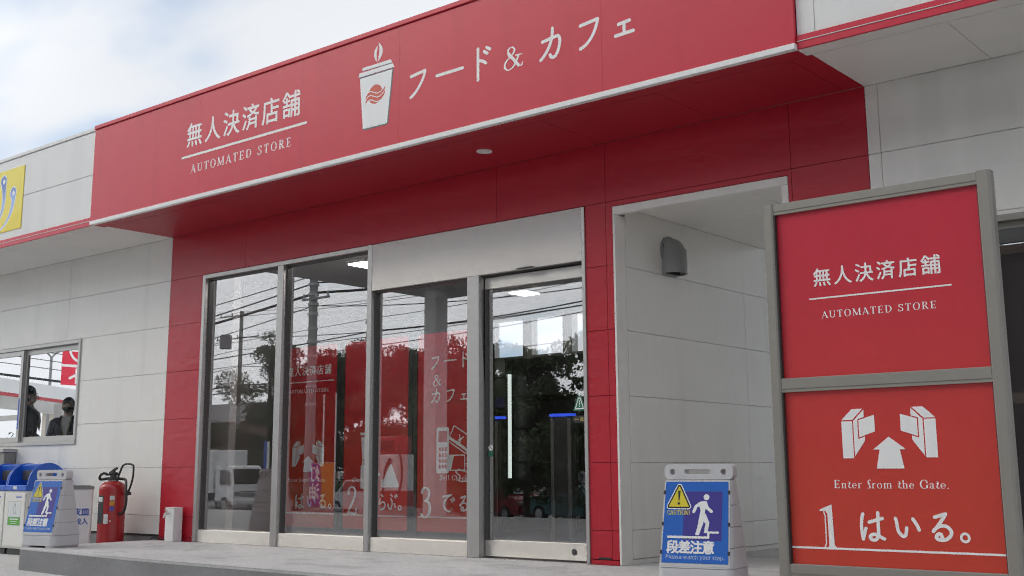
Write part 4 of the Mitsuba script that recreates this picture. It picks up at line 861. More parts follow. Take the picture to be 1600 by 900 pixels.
part(fe, 'hose', tube(spline([(ex - .02, ey - .05, .610), (ex - .07, ey - .09, .615), (ex - .115, ey - .07, .57), (ex - .08, ey - .03, .575), (ex + .02, ey + .06, .575), (ex + .13, ey + .05, .565), (ex + .225, ey + .0, .50), (ex + .255, ey - .01, .38), (ex + .235, ey - .01, .29), (ex + .17, ey - .0, .245), (ex + .12, ey, .25)], 60), 0.0125, 10), 'black_rubber', smooth=True)
hy = ey + .075
part(fe, 'handle', tube(np.vstack([spline(q, 8) for q in ([(ex - .075, hy, .40), (ex - .055, hy, .54), (ex + .015, hy, .675)], [(ex + .035, hy, .700), (ex + .06, hy, .708), (ex + .19, hy, .708)], [(ex + .215, hy, .700), (ex + .218, hy, .68), (ex + .15, hy, .45)])]), 0.0095, 10), 'black_rubber', smooth=True)
part(fe, 'handle_clamp', bev(ex + .125, ex + .175, ey + .05, ey + .095, .42, .45, .004), 'black_plastic')
for wx in (-0.07, 0.19):
    w_ = part(fe, 'wheel', cyl((ex + wx, ey + .135, -.115), (ex + wx + 0.035, ey + .15, -.115), 0.075, n=28), 'black_rubber', smooth=35)
part(fe, 'axle', cyl((ex - .06, ey + .14, -.115), (ex + .2, ey + .147, -.115), 0.012), 'steel_dark')
pr('label_dark', (0.05, 0.05, 0.055), 0.5); pr('label_orange', (0.6, 0.28, 0.03), 0.5); pr('label_violet', (0.10, 0.08, 0.35), 0.5)


def onbody(a0, a1, z0, z1, mat_, nm, r=0.1256):
    aa = np.radians(np.linspace(a0, a1, 8)); v, f = [], []
    for a in aa:
        for z in (z0, z1): v.append((ex + r * math.cos(a), ey + r * math.sin(a), z))
    for i in range(7): f += [(2 * i, 2 * i + 2, 2 * i + 3), (2 * i, 2 * i + 3, 2 * i + 1)]
    part(fe, nm, trimesh.Trimesh(v, f, process=False), mat_, smooth=True)


onbody(-116, -69, 0.155, 0.42, 'label_dark', 'instruction_label')
onbody(-66, -46, 0.155, 0.245, 'label_paper', 'inspection_label')
onbody(-106, -76, 0.36, 0.405, 'label_paper', 'instruction_mark', 0.1262)
for z, m_ in ((0.395, 'label_paper'), (0.345, 'label_orange'), (0.295, 'label_violet')):
    onbody(-42, -22, z - 0.021, z + 0.021, m_, 'class_sticker')
onbody(-40, -34, 0.175, 0.187, 'label_paper', 'small_sticker')

# ---------------------------------------------------------------- tap post
tp = thing('tap_post', 'low white water tap post on the concrete step by the red column', 'tap post')
part(tp, 'post', bev(-9.585, -9.452, -0.135, -0.035, 0.0, 0.305, 0.004), 'white_paint')
part(tp, 'cap', bev(-9.588, -9.449, -0.138, -0.032, 0.3055, 0.313, 0.003), 'white_paint')
part(tp, 'tap', cat(cyl((-9.535, -.135, .255), (-9.535, -.175, .255), .010), cyl((-9.535, -.170, .262), (-9.535, -.185, .215), .009), cyl((-9.535, -.158, .262), (-9.535, -.158, .285), .007), bev(-9.56, -9.51, -.164, -.152, .283, .291, .002)), 'steel_vertical', smooth=35)
tc = thing('ground_cable', 'black cable lying along the foot of the white wall', 'cable')
part(tc, 'cable', tube(spline([(-10.0, -.03, -.06), (-9.93, -.022, .02), (-9.8, -.016, .012), (-9.66, -.014, .010), (-9.60, -.016, .009)], 30), 0.006, 8), 'black_rubber', smooth=True)

# ---------------------------------------------------------------- inside the shop
def board(x0, x1, label, art, cx):
    t = thing('poster_board', label, 'poster board', 'poster boards behind the shop windows')
    part(t, 'sheet', bx(x0 + 0.006, x1 - 0.006, 1.0, 1.008, 0.105, 1.86), 'poster_red')
    part(t, 'frame', cat(bx(x0 - 0.048, x0 + 0.005, 0.992, 1.05, 0.0, 1.87), bx(x1 - 0.005, x1 + 0.048, 0.992, 1.05, 0.0, 1.87), bx(x0 + .0055, x1 - .0055, 0.996, 1.04, 0.0, 0.104), bx(x0 + .0055, x1 - .0055, 0.996, 1.04, 1.861, 1.88)), 'black_plastic')
    M = frame((cx, 1.0, 0), (1, 0, 0), (0, 0, 1))
    for nm, sh in art: decal(t, sh, M, 'letter_white', name=nm)


def card_pictogram():
    phone = rrect(.15, .40, .02, -.105, .81).difference(union_all([rrect(.105, .10, .008, -.105, .93)] + [sbox(-.152 + .035 * i, .65 + .05 * j, -.127 + .035 * i, .685 + .05 * j) for i in range(3) for j in range(4)]))
    card = affinity.rotate(rrect(.25, .16, .015, .10, .90), -28)
    cards = card.difference(card.buffer(-.010)); bar = affinity.rotate(sbox(-.02, .845, .215, .87), -28, origin=(.10, .90))
    yen = affinity.rotate(union_all([LineString([(.10, .90), (.10, .86)]).buffer(.006), LineString([(.075, .935), (.10, .90), (.125, .935)]).buffer(.006), sbox(.08, .888, .12, .895), sbox(.08, .872, .12, .879)]), -28, origin=(.10, .9))
    hand = union_all([rrect(.20, .14, .01, .06, .70).difference(rrect(.18, .12, .008, .06, .70)), Polygon([(-.03, .765), (.03, .765), (-.005, .635), (-.03, .635)]), stroke([[(.10, .645), (.06, .615), (.10, .58), (.09, .55), (.13, .54), (.18, .54)], [(.16, .69), (.21, .68), (.25, .62)], [(.13, .63), (.18, .62), (.20, .58)]], .012)])
    return union_all([phone, cards, bar, yen, hand])


def goods_pictogram():
    cup = Polygon([(-.19, .95), (-.03, .95), (-.05, .74), (-.17, .74)]); lid = sbox(-.2, .965, -.02, .99)
    bottle = union_all([rrect(.06, .22, .02, -.16, .58), sbox(-.172, .69, -.148, .73)])
    rice = Polygon([(.10, .50), (.30, .50), (.21, .68)]).buffer(.015)
    pick = LineString([(-.08, .50), (.02, .62), (.06, .60)]).buffer(.012)
    return union_all([cup, lid, bottle, rice, pick])


DERU = [[(.0, .41), (.10, .425)], [(.09, .42), (.03, .38), (.01, .335), (.04, .295), (.085, .285)], [(.10, .385), (.115, .365)], [(.122, .40), (.137, .38)]]
RU = [[(.0, .40), (.055, .415)], [(.055, .415), (.03, .375), (-.01, .333)], [(-.01, .333), (.025, .358), (.062, .353), (.077, .328), (.058, .301), (.027, .293), (.003, .304), (.011, .319), (.032, .302)]]
ERABU = [[(.03, .42), (.06, .41)], [(.0, .375), (.07, .385), (.0, .29)], [(.035, .335), (.055, .295), (.085, .288)], [(.17, .42), (.195, .405)], [(.165, .385), (.16, .335), (.20, .355), (.225, .335), (.21, .30), (.175, .288)],
         [(.30, .42), (.32, .405)], [(.30, .385), (.315, .36), (.31, .315), (.295, .29), (.28, .30)], [(.262, .335), (.272, .305)], [(.345, .34), (.36, .31)], [(.35, .41), (.36, .393)], [(.37, .42), (.38, .405)]]
tr = lambda sh, x, y=0.0: affinity.translate(sh, x, y)
foodv = [[(-5.707, 3.45), (-5.566, 3.468)]]
k_food = [affinity.scale(stroke(KANA[a:b], 0.022), 0.58, 0.58, origin=(-5.707, 3.4)) for a, b in ((0, 2), (2, 3), (3, 7))]
k_cafe = [affinity.scale(stroke(KANA[a:b], 0.022), 0.58, 0.58, origin=(-4.51, 3.4)) for a, b in ((7, 10), (10, 12), (12, 15))]
k_amp = affinity.scale(ampersand(), 0.62, 0.62, origin=(-4.82, 3.37))
art2 = [('goods_pictogram', goods_pictogram()), ('lettering', mv(serif('Choose your goods.', 0.04, 0.56), -.30, .533)), ('lettering', mv(serif('2', 0.255), -.37, .236)), *[('lettering', tr(stroke(ERABU[a:b], .0165), -.085, 0)) for a, b in ((0, 3), (3, 5), (5, 11))], ('lettering', maru(.33, .305)), ('divider_line', sbox(-.45, .226, .45, .235))]
art3 = [*[('lettering', tr(q, 5.707 - .24, -3.4 + 1.60)) for q in k_food], ('lettering', tr(k_amp, 4.82 - .22, -3.37 + 1.43)), *[('lettering', tr(q, 4.51 - .24, -3.4 + 1.30)) for q in k_cafe], ('card_pictogram', card_pictogram()),
        ('lettering', mv(serif('Self Check out.', 0.045, 0.47), -.14, .55)), ('lettering', mv(serif('3', 0.265), -.375, .225)), ('lettering', tr(stroke(DERU, .0165), -.10)), ('lettering', tr(stroke(RU, .0165), .11)), ('lettering', maru(.25, .305)), ('divider_line', sbox(-.45, .226, .45, .235))]
board(-9.40, -8.505, 'red poster board with gate symbols, leftmost behind the shop windows', [(n, s) for n, s in [(n, affinity.scale(s, .98, 1, origin=(0, 0)).intersection(sbox(-.44, 0, .44, 2))) for n, s in art_one()]], -8.925)
board(-8.405, -7.535, 'red poster board with bottle and rice ball symbols, middle one behind the shop windows', [(n, s.intersection(sbox(-.42, 0, .42, 2))) for n, s in art2], -7.97)
board(-7.435, -6.60, 'red poster board with payment symbols, right one behind the shop windows', [(n, s.intersection(sbox(-.40, 0, .40, 2))) for n, s in art3], -7.01)

pr('led_blue', (0.02, 0.04, 0.5), 0.4)
pr('gate_grey', (0.42, 0.42, 0.41), 0.35, metal=0.4)
for x0, x1, lab in ((-7.36, -7.28, 'slim grey entry gate post with blue lit top beside the poster boards'), (-6.68, -6.44, 'wide grey entry gate post with blue lit top behind the sliding door')):
    g = thing('entry_gate', lab, 'gate')
    part(g, 'pillar', bev(x0, x1, 2.0, 2.07, 0.0, 1.12, 0.006), 'dark_grey')
    part(g, 'front_edge', bev(x0 + .005, x0 + .04, 1.985, 1.999, 0.02, 1.10, 0.004), 'gate_grey')
    if x1 - x0 > .15: part(g, 'front_edge', bev(x1 - .04, x1 - .005, 1.985, 1.999, 0.02, 1.10, 0.004), 'gate_grey')
    k_ = part(g, 'lit_top', bev(x0 - .004, x1 + .004, 1.98, 2.074, 1.121, 1.145, 0.004), 'led_blue')
    scene[k_]['emitter'] = {'type': 'area', 'radiance': rgb(0.012, 0.03, 0.24)}

for x, y, lab in ((-8.34, 1.20, 'white ceiling light seen at the top of the second window'), (-8.35, 3.70, 'white ceiling light seen through the sliding door')):
    c = thing('ceiling_light', lab, 'light')
    part(c, 'body', bev(x - 0.13, x + 0.13, y - 0.16, y + 0.16, 2.645, 2.679, 0.006), 'white_paint')
    k_ = part(c, 'tube', bx(x - 0.11, x + 0.11, y - 0.14, y + 0.14, 2.632, 2.644), 'white_paint')
    scene[k_]['emitter'] = {'type': 'area', 'radiance': rgb(4.0, 3.9, 3.6)}
for i, x in enumerate((-8.5, -7.6, -6.7, -5.8)):
    c = thing('ceiling_light', f'ceiling light over the shop windows, {("first", "second", "third", "fourth")[i]} from the left of its row', 'light')
    part(c, 'body', bev(x - 0.33, x + 0.33, 0.42, 0.60, 2.645, 2.679, 0.006), 'white_paint')
    k_ = part(c, 'tube', bx(x - 0.30, x + 0.30, 0.46, 0.56, 2.632, 2.644), 'white_paint')
    scene[k_]['emitter'] = {'type': 'area', 'radiance': rgb(3.4, 3.3, 3.1)}
fr = thing('drinks_cabinet', 'dark drinks cabinet with a bright vertical light strip inside the shop', 'cabinet')
part(fr, 'carcass', cat(bx(-8.30, -7.30, 3.40, 4.0, 0.0, 1.85), bx(-8.30, -8.27, 3.28, 3.3995, 0.0, 1.85), bx(-7.33, -7.30, 3.28, 3.3995, 0, 1.85)), 'black_plastic')
for k in range(4): part(fr, 'shelf', bx(-8.2, -7.33, 3.28, 3.3995, 0.35 + 0.36 * k, 0.37 + 0.36 * k), 'steel_dark')
k_ = part(fr, 'light_strip', bx(-8.262, -8.226, 3.285, 3.305, 0.55, 1.68), 'white_paint')
scene[k_]['emitter'] = {'type': 'area', 'radiance': rgb(0.22, 0.25, 0.235)}
rng = np.random.default_rng(5)
for i, c in enumerate(((.3, .03, .03), (.5, .4, .1), (.1, .25, .1), (.45, .45, .45), (.1, .1, .3))): pr(f'goods_{i}', c, 0.5)
sh = thing('goods_shelf', 'black shelving with packaged goods at the back of the shop', 'shelf')
part(sh, 'uprights', cat(*[bx(x, x + .04, 4.1, 4.5, 0, 1.9) for x in (-9.55, -8.6, -7.1, -6.1)]), 'black_plastic')
for k in range(5): part(sh, 'shelf', bx(-9.55, -6.06, 4.1, 4.5, 0.15 + .4 * k, .17 + .4 * k), 'black_plastic')
for k in range(4):
    for j in range(10):
        x = -9.5 + j * .335 + rng.uniform(-.03, .03)
        part(sh, 'packet', bev(x, x + rng.uniform(.14, .24), 4.15, 4.35, 0.171 + .4 * k, 0.171 + .4 * k + rng.uniform(.12, .27), .006), f'goods_{rng.integers(5)}')
pl = part(SB, 'interior_column', bx(-9.61, -9.33, 0.36, 0.44, -0.002, 2.68), 'interior_wall')

# ---------------------------------------------------------------- two people in the office at the left
pr('skin', (0.60, 0.40, 0.30), 0.5); pr('hair_black', (0.012, 0.011, 0.010), 0.45); pr('suit_navy', (0.012, 0.014, 0.022), 0.75); pr('suit_blue', (0.016, 0.02, 0.04), 0.75)
pr('shirt_white', (0.62, 0.62, 0.62), 0.7); pr('mask_green', (0.02, 0.045, 0.04), 0.8); pr('trouser', (0.02, 0.02, 0.024), 0.8); pr('eye_white', (0.6, 0.6, 0.6), 0.4); pr('lanyard', (0.30, 0.27, 0.12), 0.6); pr('lip', (0.35, 0.12, 0.10), 0.6)


def ball(p, r, n=2):
    s = trimesh.creation.icosphere(n).vertices
    return np.asarray(s) * np.asarray(r) + np.asarray(p)


def bone(*pr_):
    return m3.Manifold.hull_points(np.vstack([ball(p, r) for p, r in pr_]))


def fuse(ms, edge=0.02, it=8):
    m = m3.Manifold.batch_boolean(ms, m3.OpType.Add).refine_to_length(edge).to_mesh()
    t = trimesh.Trimesh(m.vert_properties[:, :3], m.tri_verts, process=True)
    trimesh.smoothing.filter_taubin(t, iterations=it)
    return t


def person(x, y, yaw, H, label, jacket, female, turn, elbows, mask=False):
    """A standing figure facing -Y before it is turned by yaw; turn turns the head. elbows: upper-arm and forearm ends, left then right."""
    k = H / 1.75
    t = thing('person', label, 'person')
    M = rotz(x, y, 0.0, yaw) @ np.diag([k, k, k, 1])
    sw = 0.165 if female else 0.19
    shz, hipz = 1.43, 0.95
    bones = [bone(((0, .0, hipz), (.12, .08, .09)), ((0, 0, 1.12), (.125, .085, .08))), bone(((0, 0, 1.12), (.125, .085, .08)), ((0, .0, 1.34), (.15, .105, .10))),
             bone(((-sw + .03, 0, shz - .04), .065), ((sw - .03, 0, shz - .04), .065), ((0, 0, 1.30), (.14, .10, .08))), bone(((0, .015, 1.44), .058), ((0, .0, 1.54), .053))]
    arms = []
    for s, (e, w_) in zip((-1, 1), elbows):
        shp = np.array([s * sw, 0, shz - .04])
        arms.append([bone((shp, .058), (e, .043)), bone((e, .043), (w_, .031))])
        hd = np.array(w_) + (np.array(w_) - np.array(e)) / np.linalg.norm(np.array(w_) - np.array(e)) * .09
        d = (hd - w_) / .09; side = np.cross(d, (0, 1, 0)); side /= np.linalg.norm(side) + 1e-9
        bones += [bone((w_, .028), (np.array(w_) + d * .045, (.036, .024, .03)), (hd, (.034, .018, .02)))]
        for q in range(4):
            a = hd + side * (.024 - .016 * q); L_ = (.062, .07, .066, .052)[q]
            bones.append(bone((a, .0088), (a + d * L_ * .55, .0082), (a + d * L_ + np.array([0, -.015, 0]), .007)))
        a = np.array(w_) + d * .04 + side * .03
        bones.append(bone((a, .011), (a + d * .03 + side * .022, .0095), (a + d * .06 + side * .024, .008)))
    legs = []
    for s in (-1, 1):
        legs.append(bone(((s * .08, 0, .90), .078), ((s * .09, -.005, .50), .058))); legs.append(bone(((s * .09, -.005, .50), .055), ((s * .09, .02, .09), .04)))
    skull = [bone(((0, .015, 1.655), (.076, .094, .088)), ((0, -.02, 1.60), (.062, .070, .075)), ((0, -.045, 1.555), (.036, .034, .030)))]
    Rh = rotz(0, 0, 0, turn)
    head_pts = fuse(skull + [bone(((0, -.103, 1.618), .010), ((0, -.108, 1.598), .015)), bone(((-.077, .012, 1.615), (.010, .020, .030)), ((-.08, .018, 1.60), (.008, .014, .02))), bone(((.077, .012, 1.615), (.010, .020, .030)), ((.08, .018, 1.60), (.008, .014, .02)))], .012, 5)
    bodym = fuse(bones + legs, .03, 6)
    # one continuous body: head joined to the neck
    hm = m3.Manifold(m3.Mesh(np.asarray(xf(head_pts, Rh).vertices, np.float32), np.asarray(head_pts.faces, np.uint32)))
    bm = m3.Manifold(m3.Mesh(np.asarray(bodym.vertices, np.float32), np.asarray(bodym.faces, np.uint32)))
    u = (hm + bm).to_mesh()
    part(t, 'body', xf(trimesh.Trimesh(u.vert_properties[:, :3], u.tri_verts), M), 'skin', smooth=50)
    off = lambda ms, g: fuse(ms, .025, 8)
    coat = [bone(((0, .0, .88), (.172, .125, .06)), ((0, 0, 1.12), (.152, .112, .08))), bone(((0, 0, 1.12), (.152, .112, .08)), ((0, .0, 1.34), (.178, .128, .09))), bone(((-sw + .03, 0, shz - .035), .078), ((sw - .03, 0, shz - .035), .078), ((0, 0, 1.30), (.165, .125, .07))), bone(((-.07, .02, 1.46), .045), ((.07, .02, 1.46), .045))]
    for (e, w_), s in zip(elbows, (-1, 1)):
        shp = np.array([s * sw, 0, shz - .045]); coat += [bone((shp, .072), (e, .058)), bone((e, .058), (w_, .044))]
    part(t, 'jacket', xf(fuse(coat, .025, 8), M), jacket, smooth=50)
    vneck = hull([(-.055, -.06, 1.475), (.055, -.06, 1.475), (.0, -.145, 1.16), (-.06, -.142, 1.40), (.06, -.142, 1.40), (0, -.02, 1.47), (0, -.158, 1.30)])
    part(t, 'shirt', xf(vneck, M), 'shirt_white', smooth=40)
    part(t, 'collar', xf(lathe([(.064, 1.445), (.069, 1.45), (.062, 1.50), (.057, 1.50)], 24), M), 'shirt_white', smooth=40)
    part(t, 'trousers', xf(fuse([bone(((0, 0, .93), (.155, .11, .08)), ((s * .088, 0, .80), .098)) for s in (-1, 1)] + [bone(((s * .087, 0, .82), .098), ((s * .092, 0, .48), .072)) for s in (-1, 1)] + [bone(((s * .092, 0, .48), .072), ((s * .092, .02, .07), .056)) for s in (-1, 1)], .03, 6), M), 'trouser', smooth=50)
    part(t, 'shoes', xf(cat(*[hull(np.vstack([ball((s * .092, .05, .04), (.04, .04, .04)), ball((s * .095, -.13, .03), (.042, .05, .03))])) for s in (-1, 1)]), M), 'black_plastic', smooth=40)
    cap_ = m3.Manifold.hull_points(np.vstack([ball((0, .022, 1.668), (.084, .10, .092), 3), ball((0, .04, 1.60), (.080, .078, .08), 3)]))
    face = m3.Manifold.hull_points(np.vstack([ball((0, -.10, 1.585), (.085, .075, .085), 3), ball((0, -.13, 1.50), (.09, .09, .05), 3)]))
    hr = cap_ - face - m3.Manifold.cube([.4, .4, .2]).translate([-.2, -.2, 1.38 if female else 1.355])
    if female: hr = hr + (m3.Manifold.hull_points(np.vstack([ball((0, .075, 1.60), (.07, .05, .07)), ball((0, .085, 1.50), (.05, .035, .05))])))
    h_ = hr.refine_to_length(.012).to_mesh(); hv = trimesh.Trimesh(h_.vert_properties[:, :3], h_.tri_verts); trimesh.smoothing.filter_taubin(hv, iterations=4)
    part(t, 'hair', xf(hv, M @ Rh), 'hair_black', smooth=60)
    ey_ = [cat(*[trimesh.Trimesh(ball((s * .031, -.078, 1.632), (.014, .010, .0075)), trimesh.creation.icosphere(2).faces, process=False) for s in (-1, 1)]), cat(*[trimesh.Trimesh(ball((s * .031, -.086, 1.632), (.006, .004, .006)), trimesh.creation.icosphere(2).faces, process=False) for s in (-1, 1)])]
    part(t, 'eyes', xf(ey_[0], M @ Rh), 'eye_white', smooth=True); part(t, 'pupils', xf(ey_[1], M @ Rh), 'hair_black', smooth=True)
    part(t, 'eyebrows', xf(cat(*[tube(spline([(s * .014, -.089, 1.652), (s * .032, -.090, 1.657), (s * .05, -.080, 1.650)], 8), .004, 6) for s in (-1, 1)]), M @ Rh), 'hair_black')
    if mask:
        mk = m3.Manifold.hull_points(np.vstack([ball((0, -.022, 1.60), (.068, .074, .03)), ball((0, -.05, 1.565), (.048, .045, .03)), ball((0, -.112, 1.598), .014), ball((0, -.095, 1.55), .02)])).to_mesh()
        part(t, 'face_mask', xf(trimesh.Trimesh(mk.vert_properties[:, :3], mk.tri_verts), M @ Rh), 'mask_green', smooth=60)
        part(t, 'lanyard', xf(cat(*[tube(spline([(s * .06, -.05, 1.475), (s * .055, -.15, 1.40), (s * .02, -.158, 1.22), (0, -.15, 1.12)], 16), .006, 6) for s in (-1, 1)]), M), 'lanyard')
    else:
        part(t, 'mouth', xf(tube(spline([(-.022, -.085, 1.568), (0, -.090, 1.566), (.022, -.085, 1.568)], 8), .0045, 6), M @ Rh), 'lip')
    return t


person(-14.34, 1.0, 150, 1.735, 'man in a dark suit with short black hair, turned away at the office window', 'suit_navy', False, 12, [((-.25, .02, 1.15), (-.22, -.06, .93)), ((.27, -.02, 1.15), (.20, -.20, 1.02))])
person(-13.60, 1.12, 52, 1.56, 'woman in a navy jacket with dark face mask and lanyard in the office window', 'suit_blue', True, 0, [((-.22, .0, 1.16), (-.14, -.16, 1.02)), ((.22, .0, 1.16), (.14, -.16, 1.02))], mask=True)

# red lettering on the far glass wall of the office, read from outside
eg = part(SB, 'end_window', cat(bx(XL - 0.08, XL - 0.02, 0.3, 0.35, 0.85, 2.72), bx(XL - 0.08, XL - 0.02, 6.15, 6.2, 0.85, 2.72), bx(XL - 0.08, XL - 0.02, 4.4, 4.45, 0.85, 2.72), bx(XL - 0.08, XL - 0.02, 0.35, 6.15, 2.68, 2.72), bx(XL - 0.08, XL - 0.02, 0.35, 6.15, 0.85, 0.89)), 'sash_aluminium')
part(eg, 'pane', bx(XL - 0.052, XL - 0.0515, 0.35, 6.15, 0.89, 2.68), 'clear_glass')
pr('window_red', (0.45, 0.02, 0.04), 0.4)
mat('window_film_red', {'type': 'principledthin', 'base_color': rgb(0.75, 0.06, 0.10), 'roughness': 0.5, 'diff_trans': 1.6, 'spec_trans': 0.0})
mat('window_film_white', {'type': 'principledthin', 'base_color': rgb(0.85, 0.85, 0.85), 'roughness': 0.5, 'diff_trans': 1.6, 'spec_trans': 0.0})
ws = thing('window_sticker', 'red and white lettered strip on the far window of the office', 'sticker')
Me_ = frame((XL - 0.053, 3.20, 0), (0, -1, 0), (0, 0, 1))
kana = {2.315: stroke([[(-.07, 2.54), (.13, 2.54)], [(.13, 2.54), (.10, 2.46), (-.02, 2.37)]], .04), 1.99: stroke([[(.0, 2.24), (.0, 2.03)], [(.0, 2.16), (.11, 2.10)]], .04)}
for z0, kc in kana.items():
    decal(ws, sbox(-.26, z0, .26, z0 + .285).difference(kc), Me_, 'window_film_red', 0.0006, 0, 'sheet')
    decal(ws, kc, Me_, 'window_film_white', 0.0006, 0)
decal(ws, sbox(-.27, 2.276, .27, 2.314), Me_, 'window_film_white', 0.0006, 0, 'sheet_border')

# ---------------------------------------------------------------- beyond the office: what shows through its windows
gc = thing('far_canopy', 'white flat canopy with a red lower stripe seen through the office windows', 'canopy')
Mc = rotz(-30.0, 8.55, 0, 126.4)
pr('far_red', (0.45, 0.03, 0.04), 0.5)
part(gc, 'fascia', xf(bx(-4, 14, 0.0, 4.0, 2.76, 3.12), Mc), 'white_paint')
part(gc, 'red_stripe', xf(bx(-4, 14, 0.005, 0.06, 2.67, 2.7595), Mc), 'far_red')
for a in (0.5, 6.0, 11.0): part(gc, 'column', xf(bx(a, a + .25, 1.0, 1.25, -0.19, 2.76), Mc), 'white_paint')
lp = thing('street_lamp', 'tall street lamp with two arms seen through the office window', 'lamp post')
part(lp, 'mast', cyl((-60, 26.5, -.2), (-60, 26.5, 6.9), .11, .07, 12), 'mid_grey')
for s in (-1, 1):
    part(lp, 'arm', tube(spline([(-60, 26.5, 6.85), (-60 + .1 * s, 26.5 + .28 * s, 7.15), (-60 + .2 * s, 26.5 + .75 * s, 7.32)], 10), .05), 'mid_grey')
    part(lp, 'lamp_head', bev(-60.2, -59.8, 26.5 + s * .75 - .2, 26.5 + s * .75 + .2, 7.28, 7.38, .02), 'mid_grey')


def leafmass(rng, centres, radii, n, size, flat=0.6):
    """n small bent leaf clusters spread through ellipsoids, denser near their skins, with gaps."""
    w = np.array([r[0] * r[1] * r[2] for r in radii]) ** 0.66; w /= w.sum()
    idx = rng.choice(len(centres), n, p=w)
    d = rng.normal(size=(n, 3)); d /= np.linalg.norm(d, axis=1, keepdims=True)
    p = np.asarray(centres)[idx] + d * np.asarray(radii)[idx] * (rng.uniform(0.2, 1.08, n) ** 0.5)[:, None]
    keep = meshkit.fbm(p * 1.6 + 5.0, 3, seed=3) > 0.36
    p = p[keep]; n = len(p)
    a = rng.normal(size=(n, 3)); a /= np.linalg.norm(a, axis=1, keepdims=True)
    b = np.cross(a, rng.normal(size=(n, 3))); b /= np.linalg.norm(b, axis=1, keepdims=True)
    s = size * rng.uniform(0.6, 1.4, n)[:, None]
    v = np.stack([p - a * s, p + b * s * .45 + [0, 0, .1 * size], p + a * s, p - b * s * .45], 1).reshape(-1, 3)
    f = (np.arange(n) * 4)[:, None, None] + np.array([[0, 1, 2], [0, 2, 3]])[None]
    return trimesh.Trimesh(v, f.reshape(-1, 3), process=False)


pr('bark', (0.07, 0.055, 0.045), 0.9)
mat('needles', {'type': 'twosided', 'bsdf': {'type': 'principled', 'base_color': proc(lambda p, n, uv: mix((0.048, 0.070, 0.036), (0.098, 0.125, 0.060), noise(p.x * .9, p.y * .9, p.z * .9))), 'roughness': 0.7, 'specular': 0.2}})
mat('hedge_leaf', {'type': 'twosided', 'bsdf': {'type': 'principled', 'base_color': proc(lambda p, n, uv: mix((0.03, 0.06, 0.015), (0.08, 0.13, 0.035), noise(p.x * 1.1, p.y * 1.1, p.z * 1.1))), 'roughness': 0.6, 'specular': 0.3}})


def pine(x, y, h, seed, label, wide=1.0):
    r = np.random.default_rng(seed); z0 = float(ground_z(y)); t = thing('pine_tree', label, 'tree', 'pine trees across the street')
    lean = r.uniform(-.5, .5, 2)
    path = spline([(x, y, z0), (x + lean[0] * .4, y + lean[1] * .4, z0 + h * .35), (x + lean[0], y + lean[1], z0 + h * .7), (x + lean[0] * .7, y + lean[1], z0 + h * .97)], 14)
    part(t, 'trunk', tube(path, np.linspace(.17, .035, 14) * h / 7, 8), 'bark', smooth=True)
    cs, rs, limbs = [], [], []
    for k in range(int(16 + 2 * h)):
        u = r.uniform(.22, 1.0); i = min(13, int(u * 13)); o = path[i]; a = r.uniform(0, 6.28); L = wide * h * .34 * (1.12 - u) ** .8 + .35
        e = o + np.array([math.cos(a) * L, math.sin(a) * L, r.uniform(.0, .7)])
        limbs.append(tube(spline([o, (o + e) / 2 + [0, 0, .12], e], 6), np.linspace(.05, .02, 6), 6))
        for q in range(4):
            cs.append(o + (e - o) * r.uniform(.35, 1.15) + r.normal(0, .28, 3) * [1, 1, .7]); s_ = r.uniform(.35, .75) * wide; rs.append((s_, s_, s_ * r.uniform(.45, .8)))
    part(t, 'limbs', cat(limbs), 'bark', smooth=True)
    part(t, 'crown', leafmass(r, cs, rs, int(4200 * h * wide), .085), 'needles')


for i, (x, y, h, w, lab) in enumerate(((-53.0, -36.0, 9.4, 1.5, 'dense pine reflected in the leftmost shop window behind the truck'), (-50.0, -38.0, 8.6, 1.6, 'broad pine reflected above the box truck'), (-47.0, -36.5, 8.8, 1.5, 'pine reflected behind the left poster board'), (-40.0, -34, 7.8, 1.4, 'pine reflected between the two left poster boards'),
                                       (-29.8, -27, 6.2, 1.2, 'pine reflected in the third shop window'), (-25.5, -23, 5.6, .9, 'pine reflected left in the sliding door'), (-22.4, -21, 5.0, .9, 'pine reflected in the middle of the sliding door'), (-19.4, -20.5, 5.6, .8, 'open branched pine reflected right in the sliding door'), (-15.5, -22, 6.0, 1.0, 'pine across the street beyond the sliding door reflection'))):
    pine(x, y, h, 20 + i, lab, w)
for (x0, x1, y, lab) in ((-44, -18, -30.5, 'low hedge along the far side of the street'), (-46, -37, 13.0, 'green hedge under the far canopy seen through the office')):
    r = np.random.default_rng(int(abs(x0))); hk = thing('hedge', lab, 'hedge'); z0 = float(ground_z(y))
    n = int((x1 - x0) * 2.2)
    part(hk, 'foliage', leafmass(r, [(r.uniform(x0, x1), y + r.uniform(-.5, .5), z0 + r.uniform(.4, 1.1 if y < 0 else 2.2)) for _ in range(n)], [(.8, .5, .55)] * n, int((x1 - x0) * 420), .10), 'hedge_leaf')
    part(hk, 'stems', cat(*[cyl((x, y, z0), (x + .1, y, z0 + .9), .02, .01, 6) for x in np.linspace(x0, x1, 24)]), 'bark')

# utility poles and overhead cables across the street
pr('pole_concrete', (0.30, 0.295, 0.285), 0.8); pr('cable_black', (0.02, 0.02, 0.02), 0.6); pr('insulator', (0.5, 0.5, 0.5), 0.3)


